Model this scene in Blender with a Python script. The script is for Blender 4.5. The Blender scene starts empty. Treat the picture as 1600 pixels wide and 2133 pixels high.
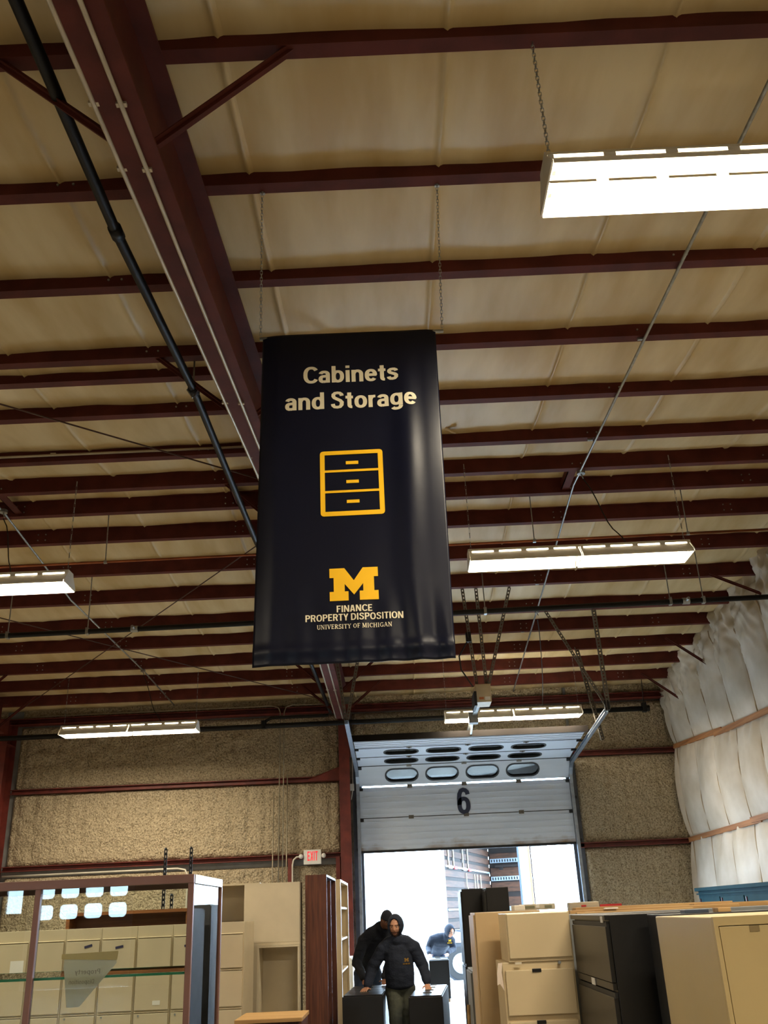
import bpy, bmesh, math, random
from mathutils import Vector, Matrix, noise
from mathutils.bvhtree import BVHTree
from mathutils.geometry import tessellate_polygon

random.seed(7)
S = bpy.context.scene
COL = S.collection
PI = math.pi

# ------------------------------------------------------------------ camera
PITCH, ROLL = math.radians(23.8), math.radians(2.55)
cam_d = bpy.data.cameras.new('camera')
cam = bpy.data.objects.new('camera', cam_d)
COL.objects.link(cam)
cam_d.sensor_fit = 'VERTICAL'
cam_d.sensor_height = 36.0
cam_d.lens = 1900.0 / 2133.0 * 36.0
cam_d.clip_start = 0.05
cam_d.clip_end = 300
Fw = Vector((0, math.cos(PITCH), math.sin(PITCH)))
Up = Vector((0, -math.sin(PITCH), math.cos(PITCH)))
Rt = Vector((1, 0, 0))
R2 = Rt * math.cos(ROLL) - Up * math.sin(ROLL)
U2 = Up * math.cos(ROLL) + Rt * math.sin(ROLL)
rm = Matrix((R2, U2, -Fw)).transposed()
cam.matrix_world = Matrix.Translation((0, 0, 1.65)) @ rm.to_4x4()
S.camera = cam

# ------------------------------------------------------------------ world and exposure
SKY_STRENGTH = 12.0
LAMP_W = 44.0          # watts of each four foot half of a fixture
EXPOSURE = 1.0
wd = bpy.data.worlds.new('overcast_sky')
S.world = wd
wd.use_nodes = True
bgn = wd.node_tree.nodes['Background']
bgn.inputs[0].default_value = (0.58, 0.78, 1.0, 1)
bgn.inputs[1].default_value = SKY_STRENGTH
S.view_settings.view_transform = 'Standard'
S.view_settings.look = 'None'
S.view_settings.exposure = EXPOSURE
S.view_settings.gamma = 1.0
S.view_settings.use_curve_mapping = False
LAMP_COL = (1.0, 0.87, 0.66)

# ------------------------------------------------------------------ helpers: materials
def lin(c):
    return tuple(((v / 255.0) / 12.92 if v / 255.0 <= 0.04045 else ((v / 255.0 + 0.055) / 1.055) ** 2.4) for v in c)

MATS = {}
def mat(name, rgb, rough=0.6, metal=0.0, var=0.12, scale=6.0, bump=0.0, bscale=40.0, rgb2=None, stretch=(1, 1, 1), spec=0.5, detail=4.0, lo=0.35, hi=0.65, bdist=0.02):
    if name in MATS:
        return MATS[name]
    m = bpy.data.materials.new(name)
    m.use_nodes = True
    nt = m.node_tree
    b = nt.nodes['Principled BSDF']
    b.inputs['Roughness'].default_value = rough
    b.inputs['Metallic'].default_value = metal
    b.inputs['Specular IOR Level'].default_value = spec
    tc = nt.nodes.new('ShaderNodeTexCoord')
    mp = nt.nodes.new('ShaderNodeMapping')
    mp.inputs['Scale'].default_value = stretch
    nt.links.new(tc.outputs['Object'], mp.inputs[0])
    n = nt.nodes.new('ShaderNodeTexNoise')
    n.inputs['Scale'].default_value = scale
    n.inputs['Detail'].default_value = detail
    nt.links.new(mp.outputs[0], n.inputs['Vector'])
    cr = nt.nodes.new('ShaderNodeValToRGB')
    c = lin(rgb)
    c2 = lin(rgb2) if rgb2 else tuple(v * (1 - var) for v in c)
    c1 = c if rgb2 else tuple(min(1, v * (1 + var * 0.5)) for v in c)
    cr.color_ramp.elements[0].position = lo
    cr.color_ramp.elements[1].position = hi
    cr.color_ramp.elements[0].color = (*c2, 1)
    cr.color_ramp.elements[1].color = (*c1, 1)
    nt.links.new(n.outputs['Fac'], cr.inputs[0])
    nt.links.new(cr.outputs[0], b.inputs['Base Color'])
    if bump > 0:
        n2 = nt.nodes.new('ShaderNodeTexNoise')
        n2.inputs['Scale'].default_value = bscale
        n2.inputs['Detail'].default_value = 5
        nt.links.new(mp.outputs[0], n2.inputs['Vector'])
        bp = nt.nodes.new('ShaderNodeBump')
        bp.inputs['Strength'].default_value = bump
        bp.inputs['Distance'].default_value = bdist
        nt.links.new(n2.outputs['Fac'], bp.inputs['Height'])
        nt.links.new(bp.outputs[0], b.inputs['Normal'])
    MATS[name] = m
    return m

def emit(name, rgb, strength):
    if name in MATS:
        return MATS[name]
    m = bpy.data.materials.new(name)
    m.use_nodes = True
    b = m.node_tree.nodes['Principled BSDF']
    b.inputs['Base Color'].default_value = (*rgb, 1)
    b.inputs['Emission Color'].default_value = (*rgb, 1)
    b.inputs['Emission Strength'].default_value = strength
    MATS[name] = m
    return m

def glass(name, tint=(0.93, 0.97, 0.95), ior=1.5, rough=0.0):
    if name in MATS:
        return MATS[name]
    m = bpy.data.materials.new(name)
    m.use_nodes = True
    nt = m.node_tree
    nt.nodes.clear()
    out = nt.nodes.new('ShaderNodeOutputMaterial')
    mix = nt.nodes.new('ShaderNodeMixShader')
    fr = nt.nodes.new('ShaderNodeFresnel')
    fr.inputs[0].default_value = ior
    tr = nt.nodes.new('ShaderNodeBsdfTransparent')
    tr.inputs[0].default_value = (*tint, 1)
    gl = nt.nodes.new('ShaderNodeBsdfGlossy')
    gl.inputs['Roughness'].default_value = rough
    nt.links.new(fr.outputs[0], mix.inputs[0])
    nt.links.new(tr.outputs[0], mix.inputs[1])
    nt.links.new(gl.outputs[0], mix.inputs[2])
    nt.links.new(mix.outputs[0], out.inputs[0])
    MATS[name] = m
    return m

RED = mat('red_oxide_steel', (90, 40, 32), 0.65, spec=0.22, var=0.25, scale=4, bump=0.05)
RED2 = mat('red_oxide_girt', (110, 44, 34), 0.55, var=0.3, scale=5, bump=0.08)
GALV = mat('galvanised_steel', (168, 172, 172), 0.38, metal=0.75, var=0.2, scale=18)
TRACKM = mat('track_steel', (150, 160, 172), 0.35, metal=0.7, var=0.15, scale=14)
ANGLE = mat('dull_slotted_steel', (104, 98, 88), 0.5, metal=0.5, var=0.2, scale=12)
BLACKPIPE = mat('black_iron_pipe', (22, 21, 21), 0.5, var=0.25, scale=9, spec=0.3)
BLACK = mat('black_enamel', (17, 17, 19), 0.36, var=0.2, scale=5)
BLACKM = mat('matt_black', (13, 13, 14), 0.6, var=0.2, scale=5)
WHITE = mat('white_enamel', (226, 224, 216), 0.42, var=0.05)
DOORW = mat('white_door_steel', (200, 208, 218), 0.45, var=0.07, scale=2.5, stretch=(0.4, 1, 3))
BEIGE = mat('beige_enamel', (210, 191, 155), 0.27, var=0.05, scale=3)
BEIGE2 = mat('putty_enamel', (204, 190, 160), 0.4, var=0.05, scale=3)
TAN = mat('tan_enamel', (200, 172, 130), 0.45, var=0.06, scale=3)
OLIVE = mat('yellow_beige_enamel', (202, 180, 130), 0.42, var=0.05, scale=3)
CREAM = mat('cream_laminate', (206, 194, 168), 0.5, var=0.04)
GREYM = mat('grey_enamel', (128, 132, 134), 0.5, var=0.1)
BROWNW = mat('brown_woodgrain', (104, 58, 40), 0.5, rgb2=(70, 37, 27), scale=7, stretch=(6, 6, 0.35), bump=0.05)
DARKW = mat('dark_woodgrain', (60, 34, 28), 0.5, rgb2=(42, 24, 20), scale=7, stretch=(6, 6, 0.35))
OAK = mat('oak_board', (150, 96, 50), 0.5, rgb2=(118, 70, 34), scale=5, stretch=(0.3, 5, 5))
PINE = mat('pine_board', (206, 168, 112), 0.6, rgb2=(178, 136, 84), scale=4, stretch=(0.25, 6, 6))
BATTEN = mat('batten_pine', (176, 122, 74), 0.65, rgb2=(140, 92, 54), scale=4, stretch=(6, 0.25, 6))
CASEF = mat('bronze_frame', (132, 96, 86), 0.35, metal=0.2, var=0.1)
BLUEP = mat('blue_enamel', (26, 60, 70), 0.8, spec=0.15, var=0.12, scale=4)
PAPER = mat('white_paper', (232, 230, 224), 0.7, var=0.03)
DKBLUE = mat('dark_blue_tape', (44, 42, 78), 0.6, var=0.1)
FOAM = mat('sprayed_foam', (190, 174, 144), 0.88, rgb2=(120, 104, 78), scale=38, bump=1.0, bscale=22, detail=8, lo=0.30, hi=0.56, bdist=0.07)
VINYL = mat('ceiling_vinyl', (212, 192, 148), 0.5, rgb2=(190, 164, 112), scale=1.3, bump=0.12, bscale=3.5, stretch=(2.5, 0.5, 1))
CURT = mat('white_insulation_vinyl', (212, 204, 191), 0.55, rgb2=(188, 177, 158), scale=1.6, bump=0.18, bscale=5)
CONC = mat('concrete_floor', (150, 146, 138), 0.45, var=0.25, scale=1.5, bump=0.05)
APRON = mat('concrete_apron', (190, 190, 188), 0.7, var=0.15, scale=1.2)
NAVY = mat('navy_vinyl', (13, 17, 35), 0.33, var=0.08, scale=3, bump=0.03, bscale=9, spec=0.28)
MAIZE = mat('yellow_ink', (250, 194, 16), 0.5, var=0.02)
INK = mat('cream_ink', (236, 226, 196), 0.5, var=0.02)
def paper_mat(name, rgb):
    m = bpy.data.materials.new(name)
    m.use_nodes = True
    nt = m.node_tree
    out = nt.nodes['Material Output']
    nt.nodes.remove(nt.nodes['Principled BSDF'])
    d, t, x = nt.nodes.new('ShaderNodeBsdfDiffuse'), nt.nodes.new('ShaderNodeBsdfTranslucent'), nt.nodes.new('ShaderNodeMixShader')
    d.inputs[0].default_value = t.inputs[0].default_value = (*lin(rgb), 1)
    nt.links.new(d.outputs[0], x.inputs[1])
    nt.links.new(t.outputs[0], x.inputs[2])
    nt.links.new(x.outputs[0], out.inputs[0])
    return m
NAVYINK = mat('dark_blue_paint', (24, 32, 56), 0.5, var=0.05)
CLEAR = glass('clear_glass')
GREENEDGE = mat('green_glass_edge', (70, 150, 112), 0.2, var=0.05)
PANE = glass('window_pane_glass', (0.80, 0.84, 0.86))
RUBBER = mat('black_rubber', (22, 22, 22), 0.75, var=0.1)

# ------------------------------------------------------------------ helpers: meshes
class MB:
    def __init__(s):
        s.v, s.f = [], []
    def add(s, vs, fs):
        o = len(s.v)
        s.v += [tuple(v) for v in vs]
        s.f += [tuple(i + o for i in f) for f in fs]
        return s
    def box(s, x0, x1, y0, y1, z0, z1):
        vs = [(x0, y0, z0), (x1, y0, z0), (x1, y1, z0), (x0, y1, z0), (x0, y0, z1), (x1, y0, z1), (x1, y1, z1), (x0, y1, z1)]
        return s.add(vs, [(0, 3, 2, 1), (4, 5, 6, 7), (0, 1, 5, 4), (1, 2, 6, 5), (2, 3, 7, 6), (3, 0, 4, 7)])
    def bar(s, p, q, w, h, up=(0, 0, 1)):
        """rectangular bar from p to q, w across, h along up"""
        p, q = Vector(p), Vector(q)
        d = (q - p).normalized()
        u = Vector(up)
        if abs(d.dot(u)) > 0.98:
            u = Vector((0, 1, 0))
        r = d.cross(u).normalized()
        u = r.cross(d).normalized()
        vs = []
        for c in (p, q):
            for a, b in ((-1, -1), (1, -1), (1, 1), (-1, 1)):
                vs.append(c + r * a * w / 2 + u * b * h / 2)
        return s.add(vs, [(0, 1, 2, 3), (7, 6, 5, 4), (0, 4, 5, 1), (1, 5, 6, 2), (2, 6, 7, 3), (3, 7, 4, 0)])
    def tube(s, pts, r, n=10, cap=True):
        pts = [Vector(p) for p in pts]
        rs = r if isinstance(r, (list, tuple)) else [r] * len(pts)
        rings = []
        prev = None
        for i, p in enumerate(pts):
            if i == 0: d = pts[1] - p
            elif i == len(pts) - 1: d = p - pts[i - 1]
            else: d = (pts[i + 1] - p).normalized() + (p - pts[i - 1]).normalized()
            d.normalize()
            if prev is None:
                a = Vector((0, 0, 1)) if abs(d.z) < 0.9 else Vector((1, 0, 0))
                u = d.cross(a).normalized()
            else:
                u = (prev - d * prev.dot(d)).normalized()
            prev = u
            w = d.cross(u)
            rings.append([p + (u * math.cos(t) + w * math.sin(t)) * rs[i] for t in [2 * PI * k / n for k in range(n)]])
        vs = [v for ring in rings for v in ring]
        fs = []
        for i in range(len(pts) - 1):
            for k in range(n):
                a, b = i * n + k, i * n + (k + 1) % n
                fs.append((a, b, b + n, a + n))
        if cap:
            fs.append(tuple(range(n - 1, -1, -1)))
            fs.append(tuple(range((len(pts) - 1) * n, len(pts) * n)))
        return s.add(vs, fs)
    def prism(s, prof, x0, x1):
        """profile of (y, z) points swept along x"""
        n = len(prof)
        vs = [(x0, y, z) for y, z in prof] + [(x1, y, z) for y, z in prof]
        fs = [(k, (k + 1) % n, (k + 1) % n + n, k + n) for k in range(n)]
        fs += [tuple(range(n - 1, -1, -1)), tuple(range(n, 2 * n))]
        return s.add(vs, fs)
    def ball(s, c, r, nu=12, nv=8):
        rx, ry, rz = r if isinstance(r, (tuple, list)) else (r, r, r)
        vs = [(c[0], c[1], c[2] - rz)]
        for j in range(1, nv):
            t = -PI / 2 + PI * j / nv
            for i in range(nu):
                a = 2 * PI * i / nu
                vs.append((c[0] + rx * math.cos(t) * math.cos(a), c[1] + ry * math.cos(t) * math.sin(a), c[2] + rz * math.sin(t)))
        vs.append((c[0], c[1], c[2] + rz))
        fs = []
        for i in range(nu):
            fs.append((0, 1 + (i + 1) % nu, 1 + i))
            fs.append((len(vs) - 1, len(vs) - 1 - nu + i, len(vs) - 1 - nu + (i + 1) % nu))
        for j in range(nv - 2):
            for i in range(nu):
                a, b = 1 + j * nu + i, 1 + j * nu + (i + 1) % nu
                fs.append((a, b, b + nu, a + nu))
        return s.add(vs, fs)
    def xf(s, M):
        s.v = [tuple(M @ Vector(v)) for v in s.v]
        return s
    def build(s, name, m, parent=None, smooth=False, bevel=0.0, recalc=True):
        me = bpy.data.meshes.new(name)
        me.from_pydata(s.v, [], s.f)
        if recalc:
            bm = bmesh.new()
            bm.from_mesh(me)
            bmesh.ops.recalc_face_normals(bm, faces=bm.faces)
            bm.to_mesh(me)
            bm.free()
        me.materials.append(m)
        if smooth:
            me.polygons.foreach_set('use_smooth', [True] * len(me.polygons))
        o = bpy.data.objects.new(name, me)
        COL.objects.link(o)
        if parent:
            o.parent = parent
            o.matrix_parent_inverse = parent.matrix_basis.inverted()
        if bevel:
            b = o.modifiers.new('bevel', 'BEVEL')
            b.width = bevel
            b.segments = 2
            b.limit_method = 'ANGLE'
            if not smooth:
                pass
        return o

def thing(name, label, cat, loc=(0, 0, 0), group=None):
    o = bpy.data.objects.new(name, None)
    COL.objects.link(o)
    o.location = loc
    o.empty_display_size = 0.1
    return tag(o, label, cat, group)

def tag(o, label, cat, group=None):
    o['label'] = label
    o['category'] = cat
    if group:
        o['group'] = group
    return o

def struct(o):
    o['kind'] = 'structure'
    return o

def plabel(o, s):
    o['label'] = s
    return o

def box(name, m, parent, x0, x1, y0, y1, z0, z1, bevel=0.003):
    return MB().box(x0, x1, y0, y1, z0, z1).build(name, m, parent, bevel=bevel)

def curve_mesh(polys, depth):
    """closed 2-D outlines (first outer, others holes) filled -> (verts, faces) in x, z with thickness in y"""
    flat = [p for pl in polys for p in pl]
    tris = [tuple(t) for t in tessellate_polygon([[Vector((x, z, 0)) for x, z in pl] for pl in polys])]
    n = len(flat)
    if depth <= 0:
        out = []
        for t in tris:
            (ax, az), (bx, bz), (cx, cz) = (flat[k] for k in t)
            out.append(t if (bx - ax) * (cz - az) - (bz - az) * (cx - ax) > 0 else t[::-1])
        return [(x, 0.0, z) for x, z in flat], out
    vs = [(x, -depth / 2, z) for x, z in flat] + [(x, depth / 2, z) for x, z in flat]
    fs = tris + [tuple(k + n for k in t[::-1]) for t in tris]
    o = 0
    for pl in polys:
        m = len(pl)
        for k in range(m):
            a, b = o + k, o + (k + 1) % m
            fs.append((a, b, b + n, a + n))
        o += m
    return vs, fs

def rrect(x0, x1, z0, z1, r, n=5):
    pts = []
    for cx, cz, a0 in ((x1 - r, z1 - r, 0), (x0 + r, z1 - r, 90), (x0 + r, z0 + r, 180), (x1 - r, z0 + r, 270)):
        for k in range(n + 1):
            a = math.radians(a0 + 90.0 * k / n)
            pts.append((cx + r * math.cos(a), cz + r * math.sin(a)))
    return pts

def text_mesh(body, x0, x1, z0, z1, bold=0.19, depth=0.0):
    """bold grotesque lettering drawn with a broad pen and fitted to a box in the x, z plane"""
    WV, WH = bold, bold * 0.78
    def A(cx, cz, rx, rz, a0, a1, n=None):
        n = n or max(6, int(abs(a1 - a0) / 12))
        pts = []
        for k in range(n + 1):
            t = math.radians(a0 + (a1 - a0) * k / n)
            c, d = math.cos(t), math.sin(t)
            pts.append((cx + rx * math.copysign(abs(c) ** 0.86, c), cz + rz * math.copysign(abs(d) ** 0.86, d)))
        return ('c', pts)
    def L(*p): return ('l', p)
    def spine(pts): return ('c', pts)
    low_s = [(.47, .53), (.45, .60), (.38, .645), (.285, .655), (.185, .642), (.12, .585), (.115, .515), (.16, .452), (.28, .395), (.40, .338), (.465, .268), (.455, .16), (.39, .085), (.28, .065), (.165, .08), (.105, .135), (.09, .205)]
    cap_s = [(x * 1.2, 0.5 + (z - 0.36) * 1.47) for x, z in low_s]
    six = [(.115, .34), (.115, .58), (.14, .76), (.21, .885), (.32, .93), (.43, .905), (.505, .83), (.525, .74)]
    G = {
        'a': (.60, [A(.29, .49, .185, .165, 165, 0), L((.475, .52), (.475, 0)), A(.255, .225, .15, .16, 90, 270), L((.255, .385), (.475, .415)), L((.255, .065), (.36, .075), (.475, .17))]),
        'b': (.66, [L((.125, 1), (.125, 0)), A(.335, .36, .21, .295, 0, 360)]),
        'd': (.66, [L((.535, 1), (.535, 0)), A(.325, .36, .21, .295, 0, 360)]),
        'i': (.25, [L((.125, .72), (.125, 0)), L((.125, 1), (.125, .85))]),
        'n': (.64, [L((.125, .72), (.125, 0)), A(.325, .43, .19, .225, 165, 0), L((.515, .45), (.515, 0))]),
        'e': (.62, [A(.32, .36, .21, .295, 0, 322), L((.12, .385), (.60, .385))]),
        't': (.42, [L((.215, .93), (.215, .19)), A(.34, .20, .125, .135, 180, 275), L((.02, .65), (.40, .65))]),
        's': (.56, [spine(low_s)]),
        'o': (.64, [A(.32, .36, .215, .295, 0, 360)]),
        'r': (.41, [L((.125, .72), (.125, 0)), A(.34, .40, .21, .25, 165, 82)]),
        'g': (.66, [A(.325, .37, .21, .285, 0, 360), L((.535, .72), (.535, -.02)), A(.325, -.03, .21, .175, 0, -155)]),
        'p': (.66, [L((.125, .72), (.125, -.27)), A(.335, .36, .21, .295, 0, 360)]),
        'y': (.58, [L((.10, .72), (.30, .02)), L((.48, .72), (.24, -.16)), A(.14, -.12, .12, .09, 0, -90)]),
        'C': (.74, [A(.42, .5, .295, .43, 36, 324)]),
        'S': (.68, [spine(cap_s)]),
        'P': (.66, [L((.125, 1), (.125, 0)), A(.36, .705, .20, .22, -90, 90), L((.125, .925), (.37, .925)), L((.125, .485), (.37, .485))]),
        'D': (.74, [L((.125, 1), (.125, 0)), A(.34, .5, .29, .425, -90, 90), L((.125, .925), (.35, .925)), L((.125, .075), (.35, .075))]),
        'F': (.58, [L((.125, 1), (.125, 0)), L((.125, .925), (.55, .925)), L((.125, .52), (.49, .52))]),
        'I': (.27, [L((.135, 1), (.135, 0))]),
        'N': (.76, [L((.125, 1), (.125, 0)), L((.155, 1), (.605, 0)), L((.635, 1), (.635, 0))]),
        'A': (.70, [L((.11, 0), (.30, 1)), L((.59, 0), (.40, 1)), L((.2, .27), (.5, .27))]),
        'E': (.60, [L((.125, 1), (.125, 0)), L((.125, .925), (.56, .925)), L((.125, .52), (.51, .52)), L((.125, .075), (.57, .075))]),
        'R': (.70, [L((.125, 1), (.125, 0)), A(.37, .715, .20, .21, -90, 90), L((.125, .925), (.38, .925)), L((.125, .505), (.38, .505)), L((.40, .5), (.57, 0))]),
        'O': (.78, [A(.39, .5, .28, .43, 0, 360)]),
        'T': (.60, [L((.30, 1), (.30, 0)), L((.02, .925), (.58, .925))]),
        'Y': (.66, [L((.10, 1), (.33, .42)), L((.56, 1), (.33, .42)), L((.33, .48), (.33, 0))]),
        'X': (.66, [L((.10, 1), (.56, 0)), L((.56, 1), (.10, 0))]),
        '6': (.64, [A(.32, .325, .205, .255, 0, 360), spine(six)]),
    }
    V, F_ = [], []
    cx = 0.0
    for ch in body:
        if ch == ' ':
            cx += 0.26
            continue
        adv, strokes = G[ch]
        for kind, pts in strokes:
            m = len(pts)
            side = []
            for k in range(m):
                a, b = pts[max(0, k - 1)], pts[min(m - 1, k + 1)]
                dx, dz = b[0] - a[0], b[1] - a[1]
                if kind == 'c' and m > 8 and math.hypot(pts[0][0] - pts[-1][0], pts[0][1] - pts[-1][1]) < 1e-6 and k in (0, m - 1):
                    a, b = pts[m - 2], pts[1]
                    dx, dz = b[0] - a[0], b[1] - a[1]
                l = math.hypot(dx, dz) or 1
                nx, nz = -dz / l, dx / l
                if kind == 'l' and abs(dz) > 0.5 * abs(dx):
                    side.append((WV / 2 * (1.06 if abs(dx) > 0.02 else 1), 0))
                else:
                    side.append((nx * WV / 2, nz * WH / 2))
            for k in range(m - 1):
                o = len(V)
                (ax, az), (bx, bz) = pts[k], pts[k + 1]
                (px, pz), (qx, qz) = side[k], side[k + 1]
                V.extend([(cx + ax - px, az - pz), (cx + ax + px, az + pz), (cx + bx + qx, bz + qz), (cx + bx - qx, bz - qz)])
                f = (o, o + 1, o + 2, o + 3)
                ar = sum(V[f[q]][0] * V[f[(q + 1) % 4]][1] - V[f[(q + 1) % 4]][0] * V[f[q]][1] for q in range(4))
                F_.append(f if ar > 0 else f[::-1])
        cx += adv + 0.045
    ax, bx = min(v[0] for v in V), max(v[0] for v in V)
    az, bz = min(v[1] for v in V), max(v[1] for v in V)
    vs = [(x0 + (x - ax) / (bx - ax) * (x1 - x0), 0.0, z0 + (z - az) / (bz - az) * (z1 - z0)) for x, z in V]
    if depth > 0:
        n = len(vs)
        vs = vs + [(x, depth, z) for x, y, z in vs]
        F_ = F_ + [tuple(k + n for k in f[::-1]) for f in F_] + [(f[k], f[(k + 1) % 4], f[(k + 1) % 4] + n, f[k] + n) for f in F_ for k in range(4)]
    return vs, F_

def chain_mb(p, q, link=0.03, wire=0.0025, w=0.013):
    """small welded chain links between two points"""
    p, q = Vector(p), Vector(q)
    d = q - p
    n = max(2, int(d.length / (link - 2.2 * wire)))
    step = d.length / n
    dn = d.normalized()
    a = dn.cross(Vector((0, 1, 0)))
    if a.length < 0.1:
        a = dn.cross(Vector((1, 0, 0)))
    a.normalize()
    b = dn.cross(a)
    mb = MB()
    for i in range(n):
        c = p + dn * step * (i + 0.5)
        s_ = a if i % 2 == 0 else b
        t_ = b if i % 2 == 0 else a
        h, r = link / 2, w / 2
        pts = [c + dn * (h - r * 0.6) + s_ * r, c + dn * h, c + dn * (h - r * 0.6) - s_ * r, c - dn * (h - r * 0.6) - s_ * r, c - dn * h, c - dn * (h - r * 0.6) + s_ * r]
        vs, fs = [], []
        m = len(pts)
        for k, pt in enumerate(pts):
            o = (pt - c).normalized()
            vs += [pt + o * wire, pt + t_ * wire, pt - o * wire, pt - t_ * wire]
        for k in range(m):
            k2 = (k + 1) % m
            for j in range(4):
                j2 = (j + 1) % 4
                fs.append((k * 4 + j, k * 4 + j2, k2 * 4 + j2, k2 * 4 + j))
        mb.add(vs, fs)
    return mb

def slotted(p, q, w=0.045, up=(1, 0, 0), pitch=0.055):
    """perforated angle iron: two flanges of rails and rungs so that the slots are open"""
    p, q = Vector(p), Vector(q)
    d = (q - p)
    L = d.length
    dn = d / L
    u = Vector(up)
    r = dn.cross(u).normalized()
    u = r.cross(dn).normalized()
    mb = MB()
    for axis, other in ((r, u), (u, r)):
        for k in (0.17, 0.83):
            o = axis * (w * k)
            mb.bar(p + o, q + o, w * 0.34, 0.004, up=other)
        n = max(1, int(L / pitch))
        for i in range(n + 1):
            c = p + dn * min(L, i * L / n)
            e = dn * pitch * 0.27
            c0, c1 = c - e + axis * w * 0.5, c + e + axis * w * 0.5
            mb.bar(c0, c1, w * 0.5, 0.004, up=other)
    return mb

H0 = 1.65
RIDGE_Y = 10.3
def roof_z(y):
    return H0 + 3.913 + 0.087 * y if y < RIDGE_Y else H0 + 5.706 - 0.087 * y

# ------------------------------------------------------------------ setting: floor, walls
WY = 19.0          # inner face of the front wall
XL, XR, YB = -14.5, 5.95, -23.0
DX0, DX1, DH = -0.80, 3.50, 4.12
struct(MB().box(XL, XR + 0.3, YB, WY + 0.35, -0.2, 0).build('floor', CONC))
struct(MB().box(-40, 40, WY + 0.35, 60, -0.2, -0.01).build('ground', APRON))

def foam_panel(name, x0, x1, z0, z1, parent=None):
    nx, nz = max(2, int((x1 - x0) / 0.04)), max(2, int((z1 - z0) / 0.04))
    vs, fs = [], []
    for j in range(nz + 1):
        for i in range(nx + 1):
            x, z = x0 + (x1 - x0) * i / nx, z0 + (z1 - z0) * j / nz
            n = noise.noise((x * 1.6, z * 1.6, 3.1)) * 0.03 + noise.noise((x * 5, z * 6, 9.0)) * 0.035 + noise.noise((x * 13, z * 13, 1.0)) * 0.02
            rib = -0.03 * max(0, math.cos(2 * PI * x / 0.33)) ** 6
            y = min(WY + 0.07, WY - n - rib)
            e = min(i, nx - i, j, nz - j)
            if e == 0:
                y = WY + 0.06
            vs.append((x, y, z))
    for j in range(nz):
        for i in range(nx):
            a = j * (nx + 1) + i
            fs.append((a, a + 1, a + nx + 2, a + nx + 1))
    return MB().add(vs, fs).build(name, FOAM, parent, smooth=True)

wf = MB()
for b in ((XL, DX0, 0, 6.4), (DX1, XR, 0, 6.4), (DX0, DX1, DH, 6.4)):
    wf.box(b[0], b[1], WY + 0.10, WY + 0.28, b[2], b[3])
wall_front = struct(wf.build('wall_front', mat('wall_sheet', (150, 150, 148), 0.5, metal=0.2)))
GZ = [2.75, 4.2]
for x0, x1, g in ((XL, -8.05, GZ), (-7.72, -1.13, GZ)):
    for z0, z1 in ((0, g[0] - 0.16), (g[0] + 0.05, g[1] - 0.05), (g[1] + 0.05, 5.5), (5.68, 6.3)):
        foam_panel('sprayed_foam_panel', x0, x1, z0, z1, wall_front)
for z0, z1 in ((0, 2.68), (2.78, 4.42), (4.53, 5.5), (5.68, 6.3)):
    foam_panel('sprayed_foam_panel', 3.62, 5.9, z0, z1, wall_front)
for z0, z1 in ((4.55, 5.5), (5.68, 6.3)):
    foam_panel('sprayed_foam_panel', -0.86, 3.56, z0, z1, wall_front)

n_trim = [0]
def trim(mb, m, **k):
    n_trim[0] += 1
    return struct(mb.build('trim_%d' % n_trim[0], m, **k))
def girt(x0, x1, z, d=0.10, h=0.09):
    return trim(MB().prism([(WY + 0.06, z - h / 2), (WY - d, z - h / 2), (WY - d, z - h / 2 + 0.012), (WY - 0.01, z - h / 2 + 0.012), (WY - 0.01, z + h / 2 - 0.012), (WY - d, z + h / 2 - 0.012), (WY - d, z + h / 2), (WY + 0.06, z + h / 2)], x0, x1), RED2)
for z in GZ:
    girt(XL, -8.0, z)
    girt(-7.76, -1.12, z)
girt(3.6, 5.75, 4.475)
girt(3.5, 5.75, 2.73)
girt(XL, 5.8, 5.59, 0.16, 0.12)
# haunch plate of the left girt by the column
trim(MB().add([(-1.75, 18.86, 4.16), (-1.12, 18.86, 4.16), (-1.12, 18.86, 4.42), (-1.75, 18.89, 4.2), (-1.75, 18.9, 4.16), (-1.12, 18.9, 4.16), (-1.12, 18.9, 4.42), (-1.75, 18.9, 4.2)], [(0, 1, 2, 3), (7, 6, 5, 4), (0, 4, 5, 1), (1, 5, 6, 2), (2, 6, 7, 3), (3, 7, 4, 0)]), RED2)
# framing posts of the hidden exit door, header and jambs of the big door
for x in (-2.12, -1.19):
    trim(MB().box(x - 0.04, x + 0.04, 18.84, 19.06, 0, 2.72), RED2)
JAMB = mat('jamb_steel', (74, 76, 80), 0.5, var=0.35, scale=3, metal=0.3)
trim(MB().box(DX0 - 0.08, DX0 + 0.11, 18.99, 19.3, 0, 4.5), JAMB)
trim(MB().box(DX1 - 0.09, DX1 + 0.12, 18.99, 19.3, 0, 4.5), JAMB)
trim(MB().box(DX0 + 0.11, DX1 - 0.09, 18.99, 19.3, DH + 0.06, 4.56), JAMB)
trim(MB().box(DX0 - 0.3, DX0 - 0.08, 18.95, 19.06, 0, 4.6), mat('dirty_foam_strip', (92, 84, 70), 0.9, var=0.5, scale=9, bump=0.7))

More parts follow.
